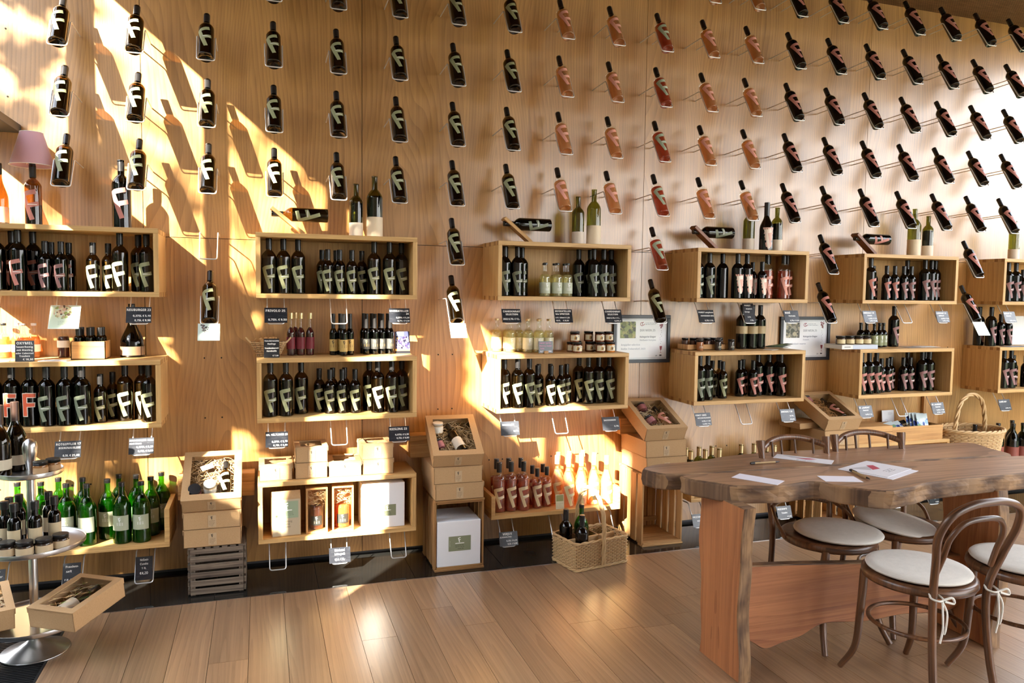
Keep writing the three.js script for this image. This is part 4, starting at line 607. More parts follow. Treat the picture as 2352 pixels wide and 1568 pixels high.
sign(8, 9, [['VERJUS', 0.2, 0.24, 30], ['ALKOHOLFREI', 0.04, 0.42, 19], ['0,25L € 6,50', 0.95, 0.68, 21, R_], ['0,5L € 9,80', 0.95, 0.9, 21, R_]], 'slate sign chalked VERJUS under the rosé tray');
sign(12, 9, [['FRIZZANTE', 0.05, 0.3, 26], ['ROSÉ', 0.3, 0.6, 24]], 'slate sign half hidden behind the table leg'); sign(14, 9, [['FRIZZANTE', 0.05, 0.3, 26], ['Traube', 0.3, 0.6, 24], ['€ 9,50', 0.95, 0.9, 22, R_]], 'slate sign behind the spindle-back chair');
sign(16, 9, [['€', 0.6, 0.6, 40]], 'slate sign behind the second spindle-back chair'); sign(18, 9, [['Muskatteller', 0.1, 0.22, 26], ['Rosé', 0.3, 0.45, 24], ['1 lt.', 0.5, 0.7, 22], ['€ 4,20', 0.6, 0.92, 22]], 'dark slate sign beside the far table leg', { w: 0.09, h: 0.1 });
for (const [c, r] of [[5, 5], [17, 5], [5, 7], [9, 7], [13, 7], [17, 7], [4, 9], [6, 9], [9, 9], [10, 9], [13, 9], [17, 9]]) holder(c, r, 'empty wire holder hanging under an oak box', 'empty wire holders under the boxes');
holder(1, 5, 'wire holder carrying the photo card over the dark red drink', undefined);
function hang(c, r, w, h, draw, label, dy = 0, dx = 0) { const pw = Math.round(w * 1500), ph = Math.round(h * 1500), rc = print(pw, ph, draw), [x, y] = gridAt(c, r), d = dy; const o = solo('paper_card', printed(bx(w, h, 0.0015), rc), PM.paper, label, 'card', undefined, [x + dx, y + 0.851 * d + 0.525 * 0.006, 0.2746 - 0.525 * d + 0.851 * 0.006]); o.rotation.x = slope; return o; }
hang(1, 5, 0.128, 0.128, (k, w, h) => { k.fillStyle = '#dfe6d6'; k.fillRect(0, 0, w, h); k.fillStyle = '#c9d6bd'; k.fillRect(6, 6, w - 12, h - 12); k.save(); k.beginPath(); k.arc(w * 0.42, h * 0.28, w * 0.3, 0, 7); k.clip(); for (let i = 0; i < 120; i++) { k.fillStyle = ['#b4a47c', '#8fa05a', '#d9cda8', '#5f4a38', '#cfae94'][i % 5]; k.beginPath(); k.arc(rnd() * w, rnd() * h * 0.6, 4 + rnd() * 9, 0, 7); k.fill(); } k.restore(); scribble(k, w * 0.3, h * 0.68, w * 0.5, 3, 12, '#a9b99c'); }, 'square photo card with a bowl of herbs on a wire holder', 0.035);
hang(3, 5, 0.102, 0.096, (k, w, h) => { k.fillStyle = '#bac6bc'; k.fillRect(0, 0, w, h); for (let i = 0; i < 26; i++) { k.fillStyle = ['#453c3a', '#7a6c62', '#5c4a48'][i % 3]; k.beginPath(); k.arc(w * 0.32 + (rnd() - 0.5) * w * 0.34, h * 0.3 + (rnd() - 0.5) * h * 0.42, 3 + rnd() * 6, 0, 7); k.fill(); } scribble(k, w * 0.1, h * 0.72, w * 0.8, 4, 9, '#9fb0a6'); }, 'grey-green card with grape sketch under a hanging bottle', -0.05);
hang(7, 5, 0.092, 0.09, (k, w, h) => { k.fillStyle = '#efece4'; k.fillRect(0, 0, w, h); scribble(k, w * 0.15, h * 0.3, w * 0.7, 5, 12, '#d6d0c2'); }, 'plain white card under the bottle between two boxes', -0.048);
hang(19, 5, 0.11, 0.11, (k, w, h) => { k.fillStyle = '#d7dcd2'; k.fillRect(0, 0, w, h); k.fillStyle = '#b9bfb4'; k.beginPath(); k.arc(w * 0.3, h * 0.3, 18, 0, 7); k.fill(); }, 'white card under the hanging bottle by the wall-end box', -0.05);
// screw holes of unused holder places
{ const wb = scene.getObjectByName('wall_back'), hg = cyl(0.0042, 0.0042, 0.004, 0, 0, 0, 10).rotateX(Math.PI / 2), hm = sm({ color: lin(0.012, 0.01, 0.008), roughness: 0.9 });
  for (let c = 0; c <= 20; c++) for (let r = -1; r <= 9; r++) { if (filled.has(c + ',' + r)) continue; if (c % 4 !== 3 && !(c === 0 && r < 4) && !(r === 8)) continue; for (const s of [-1, 1]) { const h = mesh('screw_hole', hg, hm, wb); h.position.set(P * c + s * 0.0426, Y0 - Q * r + 0.128, 0); } } }
// ---------- framed certificates on the wall ----------
function certificate(x0, x1, y0, y1, draw, label) {
  const w = x1 - x0, h = y1 - y0, o = thing('framed_certificate', label, 'certificate', [x0, y0, 0.001]), f = 0.022, pw = 420, ph = Math.round(420 * (h - 2 * f) / (w - 2 * f)), rc = print(pw, ph, draw);
  for (const [a, b, c, d] of [[0, w, 0, f], [0, w, h - f, h], [0, f, f, h - f], [w - f, w, f, h - f]]) mesh('frame', rspan(a, b, c, d, 0, 0.018, 0.002), sm({ color: lin(0.025, 0.03, 0.042), roughness: 0.35 }), o);
  mesh('sheet', printed(bx(w - 2 * f, h - 2 * f, 0.004, w / 2, h / 2, 0.006), rc), PM.paper, o); mesh('glass', bx(w - 2 * f, h - 2 * f, 0.0015, w / 2, h / 2, 0.0115), M.pane, o);
}
const certDraw = (pic, l1, hand) => (k, w, h) => {
  k.fillStyle = '#eceef2'; k.fillRect(0, 0, w, h); k.strokeStyle = '#6a7390'; k.lineWidth = 1.5; k.strokeRect(10, 10, w - 20, h - 20);
  k.save(); k.beginPath(); k.rect(w * 0.08, h * 0.08, w * 0.3, h * 0.4); k.clip(); for (let i = 0; i < 160; i++) { k.fillStyle = pic[i % pic.length]; k.beginPath(); k.arc(w * (0.08 + rnd() * 0.3), h * (0.08 + rnd() * 0.4), 5 + rnd() * 14, 0, 7); k.fill(); } k.restore();
  k.strokeStyle = '#8a3346'; k.lineWidth = 4; k.beginPath(); k.arc(w * 0.5, h * 0.14, 12, 0.6, 5.6); k.stroke(); k.beginPath(); k.arc(w * 0.53, h * 0.13, 10, 0, 5); k.stroke(); scribble(k, w * 0.57, h * 0.11, w * 0.22, 2, 10, '#7b7f90');
  lettering(k, 'DER WEIN 25', w * 0.46, h * 0.32, 22, { color: '#3a3f55', weight: 'normal' }); lettering(k, 'Kategorie-Sieger', w * 0.46, h * 0.47, 17, { color: '#3a3f55' }); lettering(k, l1, w * 0.46, h * 0.55, 16, { color: '#7a8094', weight: 'normal' });
  hand.forEach((t, i) => lettering(k, t, w * 0.1, h * (0.66 + i * 0.1), 17, { color: '#5d6480', style: 'italic', weight: 'normal', font: 'serif' }));
  for (let i = 0; i < 34; i++) { k.fillStyle = '#7a2438'; k.beginPath(); const y = rnd(); k.arc(w * 0.885 + (rnd() - 0.5) * w * 0.1 * (1 - y * 0.7), h * (0.06 + y * 0.18), 3.6, 0, 7); k.fill(); } for (let i = 0; i < 8; i++) { k.fillStyle = '#3d3444'; k.beginPath(); k.arc(w * 0.88 + (rnd() - 0.5) * 14, h * (0.3 + i * 0.045), 2, 0, 7); k.fill(); }
  k.fillStyle = '#8e2a38'; k.beginPath(); k.moveTo(w * 0.86, h * 0.68); k.lineTo(w * 0.91, h * 0.68); k.lineTo(w * 0.90, h * 0.76); k.lineTo(w * 0.885, h * 0.79); k.lineTo(w * 0.87, h * 0.76); k.fill(); k.fillRect(w * 0.883, h * 0.78, 2, h * 0.06); k.fillRect(w * 0.87, h * 0.84, w * 0.03, 2);
  lettering(k, '21', w * 0.78, h * 0.93, 15, { color: '#3d3f4a' }); k.fillStyle = '#3d3f4a'; k.fillRect(w * 0.86, h * 0.89, 18, 10);
};
certificate(3.313, 3.719, 1.085, 1.391, certDraw(['#8a9458', '#7c8248', '#a39a62', '#3d3a34', '#6e7040'], 'Weißwein Komplex', ['Rotgipfler selection', 'Radlin Trebersdorf, 2023', '']), 'framed white certificate with vineyard photo, partly behind the honey jar box');
certificate(4.575, 4.992, 1.08, 1.383, certDraw(['#77736a', '#9a968a', '#5b5a52', '#b3a88e', '#474a44'], 'Rotwein', ['Blaufränkisch reserve', '', '']), 'framed white certificate with grey photo beside the spice jar box');
// ---------- corrugated cartons ----------
const stickerUV = print(90, 150, (k, w, h) => { k.fillStyle = '#b89c78'; k.fillRect(0, 0, w, h); fmark(k, w / 2, h * 0.22, 34, '#1d1712'); scribble(k, 14, h * 0.45, w - 28, 5, 13, '#6d5840'); k.strokeStyle = '#6d5840'; k.strokeRect(w / 2 - 9, h - 20, 18, 12); });
const sealGeo = (w, h, z) => printed(bx(w, h, 0.001, 0, h / 2 + 0.008, z), stickerUV);
function carton(name, label, w, h, d, p, { window: win, tilt: t = 0, turn = 0, group, seal = true } = {}) {   // origin: front bottom edge, body towards -z
  const o = thing(name, label, 'carton', p, turn, group), k = 0.0035; o.rotation.order = 'YXZ'; o.rotation.x = t;
  mesh('tray', [rspan(-w / 2, w / 2, 0, k, -d, 0, 0.001), rspan(-w / 2, w / 2, 0, h, -k, 0, 0.001), rspan(-w / 2, w / 2, 0, h, -d, -d + k, 0.001), rspan(-w / 2, -w / 2 + k, 0, h, -d, 0, 0.001), rspan(w / 2 - k, w / 2, 0, h, -d, 0, 0.001)].map((g) => woodUV(g, 'y')), M.card, o);
  const f = win ?? 0, ly = h, lid = f ? [[-w / 2, w / 2, -f * 1.1, 0.002], [-w / 2, w / 2, -d, -d + f], [-w / 2, -w / 2 + f, -d + f, -f * 1.1], [w / 2 - f, w / 2, -d + f, -f * 1.1]] : [[-w / 2, w / 2, -d, 0.002]];
  const L = mesh('lid', [...lid.map(([a, b, c, e]) => span(a, b, ly, ly + 0.0035, c, e)), span(-w / 2 - 0.003, -w / 2, h - 0.02, h + 0.0035, -d, 0), span(w / 2, w / 2 + 0.003, h - 0.02, h + 0.0035, -d, 0)].map((g) => woodUV(g, 'x')), M.card, o);
  if (f) { const pg = new THREE.PlaneGeometry(w - 2 * f, d - f * 2.1, 10, 14).rotateX(-Math.PI / 2), pp = pg.attributes.position; for (let i = 0; i < pp.count; i++) pp.setY(i, -0.004 + 0.003 * Math.sin(pp.getX(i) * 90 + pp.getZ(i) * 40) * Math.sin(pp.getZ(i) * 70)); pg.computeVertexNormals(); const fm = mesh('film', pg.translate(0, h + 0.002, -d / 2 - f * 0.05), M.pane, L); }
  if (seal) mesh('seal', sealGeo(Math.min(0.038, w * 0.22), Math.min(0.06, h * 0.75), 0.0012), PM.paper, o);
  return o;
}
const strawMats = [M.straw, sm({ color: lin(0.42, 0.27, 0.12), roughness: 0.8 }), sm({ color: lin(0.78, 0.62, 0.38), roughness: 0.8 })];
function straw(o, w, d, h, n = 150, pale) {
  mesh('straw_bed', [span(-w / 2 + 0.006, w / 2 - 0.006, 0.004, h - 0.012, -d + 0.006, -0.006)], sm({ color: lin(0.16, 0.10, 0.05), roughness: 0.9 }), o);
  for (let k = 0; k < 3; k++) { const g = []; for (let i = 0; i < n / 3; i++) { const x = (rnd() - 0.5) * (w - 0.04), z = -d / 2 + (rnd() - 0.5) * (d - 0.04), a = rnd() * 6.28, l = 0.03 + rnd() * 0.05, b = (rnd() - 0.5) * 0.05, y = h - 0.006 + rnd() * 0.022, q = (t) => V(Math.max(-w / 2 + 0.008, Math.min(w / 2 - 0.008, x + Math.cos(a) * l * t - Math.sin(a) * b * t * t)), y + 0.007 * Math.sin(t * 4 + i), Math.max(-d + 0.008, Math.min(-0.008, z + Math.sin(a) * l * t + Math.cos(a) * b * t * t))); g.push(sweep([q(-0.5), q(-0.25), q(0), q(0.25), q(0.5)], 0.0016, 3)); } mesh('straw', g, pale ?? strawMats[k], o).userData.kind = 'stuff'; }
}
function inside(o, thingObj, p, e) { o.updateMatrixWorld(true); const m = new THREE.Matrix4().compose(V(...p), new THREE.Quaternion().setFromEuler(new THREE.Euler(...e)), V(1, 1, 1)); m.premultiply(o.matrixWorld); m.decompose(thingObj.position, thingObj.quaternion, thingObj.scale); return thingObj; }
K.giftBottle = () => bottleParts('half', G.blackG, W.dark, M.cap, sticker('half', 0.03, 0.1, [0.72, 0.64, 0.50])); K.giftRose = () => bottleParts('half', G.clear, W.rose, M.cap, small('half', 0.082, 0.9, C.pinkL)); K.giftGreen = () => bottleParts('half', G.dark, W.dark, M.cap, small('half', 0.082, 0.9, C.green));
const pinkJar = jarProto(0.030, 0.062, 0.013, pm({ color: lin(0.12, 0.03, 0.03), roughness: 0.12 }), M.cap, [band(0.030, 0.008, 0.044, [0.38, 0.14, 0.15], 1.6)]), creamJar = jarProto(0.030, 0.062, 0.013, pm({ color: lin(0.50, 0.36, 0.2), roughness: 0.15 }), sm({ color: lin(0.7, 0.66, 0.58), roughness: 0.4 }), [band(0.030, 0.008, 0.044, [0.82, 0.76, 0.64], 1.6)]);
// on the bottom box under the two slim-bottle rows: six small cartons
const smallG = 'small cartons on the gift box shelf';
carton('small_carton', 'small carton with window lid under the GR. VELTLINER sign', 0.163, 0.08, 0.2, [1.268, tB, 0.272], { window: 0.026 });
carton('small_carton', 'small closed carton under another, left of the middle', 0.163, 0.08, 0.2, [1.447, tB, 0.27]); carton('small_carton', 'small window carton on top of the left carton pair', 0.163, 0.08, 0.2, [1.449, tB + 0.084, 0.27], { window: 0.026 });
carton('small_carton', 'small window carton between the two carton pairs', 0.168, 0.076, 0.2, [1.622, tB, 0.272], { window: 0.026, turn: -0.03 });
carton('small_carton', 'small closed carton under another by the RIESLING sign', 0.163, 0.08, 0.2, [1.798, tB, 0.27]); carton('small_carton', 'small window carton on top of the right carton pair', 0.166, 0.08, 0.2, [1.795, tB + 0.084, 0.272], { window: 0.026, turn: 0.02 });
{ const sp = [[1.268, tB, 0.272], [1.449, tB + 0.084, 0.27], [1.622, tB, 0.272], [1.795, tB + 0.084, 0.272]]; sp.forEach(([x, y, z], i) => { for (const s of [-1, 1]) jar(s < 0 ? pinkJar : creamJar, ['jar with ' + (s < 0 ? 'dusky' : 'cream') + ' label inside the carton under the VELTLINER sign', 'jar with ' + (s < 0 ? 'dusky' : 'cream') + ' label inside the upper left carton', 'jar with ' + (s < 0 ? 'dusky' : 'cream') + ' label inside the middle window carton', 'jar with ' + (s < 0 ? 'dusky' : 'cream') + ' label inside the upper right carton'][i], undefined, [x + s * 0.034, y + 0.005, z - 0.1], 0); }); }
// inside that box
function printBox(name, label, cat, w, h, d, p, turn, base, rect, draw, lw, lh, lx, ly) { const o = thing(name, label, cat, p, turn); mesh('carton_body', rb(w, h, d, 0.003, 0, h / 2, 0), base, o); const rc = print(rect[0], rect[1], draw); mesh('label', printed(bx(lw, lh, 0.001, lx, ly, d / 2 + 0.0008), rc), PM.paper, o); return o; }
{ const o = printBox('wine_carton', 'brown bag-in-box carton with sage label in the gift box shelf', 'carton', 0.145, 0.205, 0.13, [1.315, yB, 0.215], 0.06, M.card, [220, 300], (k, w, h) => { k.fillStyle = '#b7a68a'; k.fillRect(0, 0, w, h); k.fillStyle = '#93a285'; k.fillRect(16, 16, w - 32, 140); fmark(k, w / 2 + 4, 54, 46, '#f4f4ee'); k.fillStyle = '#f4f4ee'; k.fillRect(w / 2 - 44, 86, 88, 7); scribble(k, 80, 104, 90, 3, 12, '#6c7a60'); k.fillStyle = '#41482f'; k.fillRect(24, 126, 16, 16); lettering(k, 'Abfüllung', w / 2 + 4, 190, 19, { color: '#5d5345', align: 'center', weight: 'normal' }); lettering(k, 'siehe', w / 2 + 4, 212, 19, { color: '#5d5345', align: 'center', weight: 'normal' }); lettering(k, 'Boden', w / 2 + 4, 234, 19, { color: '#5d5345', align: 'center', weight: 'normal' }); }, 0.138, 0.19, 0, 0.1);
  mesh('folded_top', woodUV(new THREE.ExtrudeGeometry(new THREE.Shape([new THREE.Vector2(-0.065, 0), new THREE.Vector2(0.065, 0), new THREE.Vector2(-0.045, 0.032)]), { depth: 0.143, bevelEnabled: false }).rotateY(Math.PI / 2).translate(-0.0715, 0.205, 0), 'x'), M.card, o); }
function giftBox(x, label, wine, bottleLabel, turn) {
  const w = 0.112, h = 0.243, d = 0.11, o = thing('gift_case', label, 'wooden case', [x, yB, 0.215], turn), k = 0.009;
  for (const [a, b, c, e, f, g] of [[-w / 2, w / 2, 0, k, -d / 2, d / 2], [-w / 2, w / 2, h - k, h, -d / 2, d / 2], [-w / 2, -w / 2 + k, k, h - k, -d / 2, d / 2], [w / 2 - k, w / 2, k, h - k, -d / 2, d / 2], [-w / 2 + k, w / 2 - k, k, h - k, -d / 2, -d / 2 + 0.004]]) mesh('panel', woodUV(rspan(a, b, c, e, f, g, 0.001), 'y'), M.paleWood, o);
  mesh('front_pane', span(-w / 2 + k, w / 2 - k, k, h - k, d / 2 - 0.006, d / 2 - 0.004), M.pane, o);
  const s = []; for (let i = 0; i < 70; i++) { const y = 0.15 + rnd() * 0.075, px = (rnd() - 0.5) * 0.08, a = rnd() * 6.28; s.push(sweep([V(px, y, 0.02 + rnd() * 0.02), V(Math.max(-0.044, Math.min(0.044, px + Math.cos(a) * 0.02)), y + Math.sin(a) * 0.012, 0.03), V(Math.max(-0.044, Math.min(0.044, px + Math.cos(a) * 0.035)), y + Math.sin(a) * 0.02, 0.02)], 0.0009, 3)); } mesh('straw', s, M.straw, o).userData.kind = 'stuff';
  K['spirit' + x] = () => { const b = new THREE.Group(); mesh('glass', lathe([[0.001, 0.006], [0.034, 0], [0.038, 0.004], [0.038, 0.11], [0.03, 0.132], [0.013, 0.142], [0.012, 0.17], [0.0135, 0.172], [0.0135, 0.178], [0.005, 0.178]], 20), G.clear, b); mesh('spirit', lathe([[0.001, 0.007], [0.033, 0.003], [0.0364, 0.006], [0.0364, 0.108], [0.03, 0.122], [0.001, 0.122]], 18), wine, b); mesh('stopper', cyl(0.014, 0.014, 0.018, 0, 0.187, 0), M.gold, b); mesh('label', bandF('spiritS', 0.025, 0.075, [0.03, 0.033, 0.03], 0.062, 0.17, [0.6, 0.55, 0.4], 0.9), LM, b); return b; };
  bottle('spirit' + x, 'spirit_bottle', bottleLabel, undefined, [x, yB + k + 0.001, 0.21], turn);
}
S.spiritS = { R: 0.038 };
giftBox(1.474, 'pale wooden gift case with a brown brandy bottle behind glass', pm({ color: lin(0.13, 0.035, 0.012), roughness: 0.4, transmission: 0.4, thickness: 0 }), 'brown brandy bottle in the shaded gift case', 0);
giftBox(1.612, 'pale wooden gift case with a bright orange spirit bottle', W.spirit, 'bright orange spirit bottle in the sunlit gift case', -0.04);
const boxLabel = (k, w, h) => { k.fillStyle = '#82876a'; k.fillRect(0, 0, w, h); fmark(k, w / 2, h * 0.26, 38, '#f2f2ea'); k.fillStyle = '#f2f2ea'; k.fillRect(w / 2 - 40, h * 0.46, 80, 7); scribble(k, w * 0.3, h * 0.6, w * 0.4, 2, 14, '#4d523a'); scribble(k, w * 0.42, h * 0.84, w * 0.35, 1, 10, '#20221a'); scribble(k, 8, h * 0.3, 10, 6, 9, '#b9bca4'); };
printBox('wine_carton', 'white bag-in-box carton lit by sun in the gift box shelf', 'carton', 0.228, 0.245, 0.17, [1.825, yB, 0.19], 0.03, M.white, [200, 130], boxLabel, 0.092, 0.062, 0.02, 0.095);
// ---------- crates, stacked cartons and wooden cases on the floor ----------
function crate(label, w, h, d, p, m, style) {                 // origin: front left bottom corner, depth towards -z
  const o = thing('fruit_crate', label, 'crate', p), t = 0.011;
  if (style === 'lying') {                                     // upside down: long sides slatted, bottom slats on top
    const n = 6, sh = h / n;
    for (let i = 0; i < n; i++) for (const z of [0, -d + t]) mesh('slat', woodUV(rspan(0.012, w - 0.012, i * sh + 0.006, (i + 1) * sh - 0.006 + (i === n - 1 ? -0.004 : 0), z - t, z, 0.002), 'x'), m, o);
    for (let i = 0; i < n; i++) for (const x of [0, w - t]) mesh('slat', woodUV(rspan(x, x + t, i * sh + 0.005, (i + 1) * sh - 0.006, -d + t, -t, 0.002), 'z'), m, o);
    for (const x of [0.012, w - 0.034]) for (const z of [-t - 0.022, -d + t]) mesh('corner_post', woodUV(rspan(x, x + 0.022, 0, h - 0.012, z, z + 0.022, 0.001), 'y'), m, o);
    const k = 7; for (let i = 0; i < k; i++) mesh('slat', woodUV(rspan(i * w / k + 0.004, (i + 1) * w / k - 0.008, h - 0.011, h, -d, 0.002, 0.002), 'z'), m, o);
  } else {                                                     // standing on end, open towards the room
    for (const y of [0, h - t]) for (const z of [[-0.06, 0], [-d, -d + 0.06]]) mesh('end_board', woodUV(rspan(0, w, y, y + t, z[0], z[1], 0.002), 'x'), m, o);
    for (const y of [t, h - 2 * t]) mesh('end_panel', woodUV(rspan(t, w - t, y, y + t, -d + 0.004, -0.006, 0.001), 'x'), m, o);
    for (const x of [0, w - t]) for (let i = 0; i < 4; i++) mesh('slat', woodUV(rspan(x, x + t, t, h - t, -d + i * d / 4 + 0.008, -d + (i + 1) * d / 4 - 0.012, 0.002), 'y'), m, o);
    for (let i = 0; i < 4; i++) mesh('slat', woodUV(rspan(t + i * (w - 2 * t) / 4 + 0.003, t + (i + 1) * (w - 2 * t) / 4 - 0.003, 2 * t, h - 2 * t, -d, -d + t, 0.002), 'y'), m, o);
    for (const y of [0.055, h - 0.075]) for (const x of [t]) mesh('brace', woodUV(rspan(t, w - t, y, y + 0.03, -d + t, -d + 2 * t, 0.001), 'x'), m, o);
  }
  return o;
}
function wineCase(label, w, h, d, p, turn, m = M.paleWood) { const o = thing('wine_case', label, 'wooden case', p, turn); mesh('case_body', woodUV(rspan(0, w, 0, h * 0.62, 0, d, 0.0015), 'x'), m, o); mesh('case_lid', woodUV(rspan(0, w, h * 0.63, h, 0, d, 0.0015), 'x'), m, o); mesh('clasp', [rspan(w / 2 - 0.012, w / 2 + 0.012, h * 0.55, h * 0.72, d, d + 0.002, 0.0005), cyl(0.004, 0.004, 0.006, w / 2, h * 0.6, d + 0.003, 8)], M.gold, o); return o; }
// stack beside the lamp column: dark crate
crate('dark weathered slatted crate under the sunlit cartons', 0.272, 0.246, 0.3, [0.846, 0, 0.365], M.grey, 'lying');
carton('wine_carton', 'lowest closed wine carton on the dark slatted crate', 0.266, 0.085, 0.34, [0.963, 0.2465, 0.368]); carton('wine_carton', 'middle closed wine carton above the dark slatted crate', 0.266, 0.083, 0.34, [0.962, 0.3355, 0.366]);
wineCase('small wooden case with clasp behind the tilted sunlit gift carton', 0.378, 0.122, 0.1, [0.784, 0.425, 0.02], 0);
{ const o = carton('gift_carton', 'tilted gift carton with jars and bottle, sunlit, on the dark crate stack', 0.272, 0.082, 0.33, [0.962, 0.426, 0.366], { window: 0.034, tilt: 0.58 }); straw(o, 0.272, 0.33, 0.038, 240);
  inside(o, bottle('giftGreen', 'wine_bottle', 'small green-F bottle in the sunlit gift carton', undefined, [0, 0, 0]), [0.06, 0.045, -0.045], [-Math.PI / 2, 0, 0]); inside(o, jar(creamJar, 'cream jar in the sunlit gift carton', undefined, [0, 0, 0]), [-0.01, 0.04, -0.09], [0, 0, 0]); inside(o, jar(pinkJar, 'dusky jar in the sunlit gift carton', undefined, [0, 0, 0]), [-0.08, 0.03, -0.09], [0.3, 0, 0]);
  const t = mesh('note_card', printed(bx(0.06, 0.034, 0.001), print(80, 46, (k, w, h) => { k.fillStyle = '#d9c8c0'; k.fillRect(0, 0, w, h); scribble(k, 8, 10, w - 16, 3, 11, '#8a7a74'); })).rotateX(-Math.PI / 2).rotateY(0.4), PM.paper, o); t.position.set(-0.03, 0.062, -0.24); }
// stack with the white carton
crate('weathered upright crate holding the white carton on the floor', 0.279, 0.394, 0.33, [2.085, 0, 0.395], M.pine, 'end'); scene.children[scene.children.length - 1].traverse((q) => { if (q.isMesh) q.material = M.crate2 ?? (M.crate2 = sm({ map: T.pine, color: lin(0.66, 0.60, 0.52), roughness: 0.85 })); });
printBox('wine_carton', 'white bag-in-box carton standing in the upright crate', 'carton', 0.245, 0.25, 0.26, [2.222, 0.0225, 0.255], 0, M.white, [200, 130], boxLabel, 0.125, 0.082, 0.004, 0.125);
carton('wine_carton', 'closed wine carton lying directly on the upright weathered crate', 0.27, 0.086, 0.34, [2.222, 0.3945, 0.395]); carton('wine_carton', 'second closed wine carton above the upright weathered crate', 0.27, 0.088, 0.34, [2.214, 0.4845, 0.393]);
wineCase('white wooden case end behind the tilted carton beside the gift shelf', 0.31, 0.125, 0.11, [2.0, 0.578, 0.01], 0, sm({ map: T.pine, color: lin(1.1, 1.15, 1.2), roughness: 0.6 }));
{ const o = carton('gift_carton', 'tilted gift carton with straw and pale wrapped bottle above the white carton', 0.272, 0.082, 0.33, [2.208, 0.578, 0.39], { window: 0.034, tilt: 0.54, turn: -0.05 }); straw(o, 0.272, 0.33, 0.038, 240);
  inside(o, bottle('giftBottle', 'wine_bottle', 'bottle with cream label in the gift carton above the white carton', undefined, [0, 0, 0]), [0.04, 0.045, -0.06], [-Math.PI / 2, 0.0, 0.25]); inside(o, jar(creamJar, 'cream jar in the gift carton above the white carton', undefined, [0, 0, 0]), [-0.078, 0.035, -0.235], [-0.4, 0, 0]); inside(o, jar(pinkJar, 'dusky jar in the gift carton above the white carton', undefined, [0, 0, 0]), [-0.075, 0.03, -0.1], [-1.2, 0, 0.4]); }
// stack with the open pine crate
crate('open pine crate standing on end beside the table', 0.279, 0.442, 0.33, [3.37, 0, 0.348], M.pine, 'end');
carton('wine_carton', 'closed wine carton on the open pine crate', 0.276, 0.098, 0.33, [3.525, 0.4425, 0.35]); carton('wine_carton', 'second closed wine carton above the open pine crate', 0.276, 0.098, 0.33, [3.52, 0.544, 0.348]);
{ const o = carton('gift_carton', 'tilted gift carton with pink jars beside the honey jar box', 0.272, 0.085, 0.34, [3.505, 0.646, 0.345], { window: 0.03, tilt: 0.42 }); straw(o, 0.272, 0.33, 0.038, 240);
  inside(o, bottle('giftRose', 'wine_bottle', 'small rosé pink-F bottle in the tilted gift carton', undefined, [0, 0, 0]), [0.06, 0.045, -0.05], [-Math.PI / 2, 0, 0]); inside(o, jar(pinkJar, 'dusky jar at the top of the gift carton beside the honey jars', undefined, [0, 0, 0]), [-0.03, 0.04, -0.25], [-1.3, 0, 0]); inside(o, jar(pinkJar, 'dusky jar at the bottom of the gift carton beside the honey jars', undefined, [0, 0, 0]), [-0.03, 0.04, -0.11], [-1.3, 0, 0.3]); }
wineCase('wooden case behind the tilted carton on the open pine crate', 0.31, 0.1, 0.1, [3.33, 0.646, 0.005], 0);
// stack behind the spindle chairs
crate('slatted crate behind the spindle-back chairs', 0.279, 0.442, 0.33, [4.69, 0, 0.348], M.pine, 'end'); carton('wine_carton', 'closed wine carton low behind the spindle-back chairs', 0.276, 0.098, 0.34, [4.832, 0.4425, 0.35]); carton('wine_carton', 'closed wine carton just behind the chair rails', 0.276, 0.098, 0.34, [4.83, 0.544, 0.348]);
{ const o = carton('gift_carton', 'tilted gift carton with pink-F bottle beside the wooden wine cases', 0.272, 0.085, 0.34, [4.825, 0.646, 0.345], { window: 0.03, tilt: 0.42 }); straw(o, 0.272, 0.33, 0.038, 260, M.paleWood);
  inside(o, bottle('halfPink', 'wine_bottle', 'small black pink-F bottle in the gift carton by the wine cases', undefined, [0, 0, 0]), [0.055, 0.045, -0.07], [-Math.PI / 2, 0, 0]); inside(o, jar(pinkJar, 'dark jar at the top of the gift carton by the wine cases', undefined, [0, 0, 0]), [-0.07, 0.035, -0.26], [-1.3, 0, 0]); }
carton('folded_carton', 'flat green-grey carton under the tilted gift carton by the wine cases', 0.22, 0.035, 0.18, [4.68, 0.646, 0.235], { seal: false, turn: 0.15 });
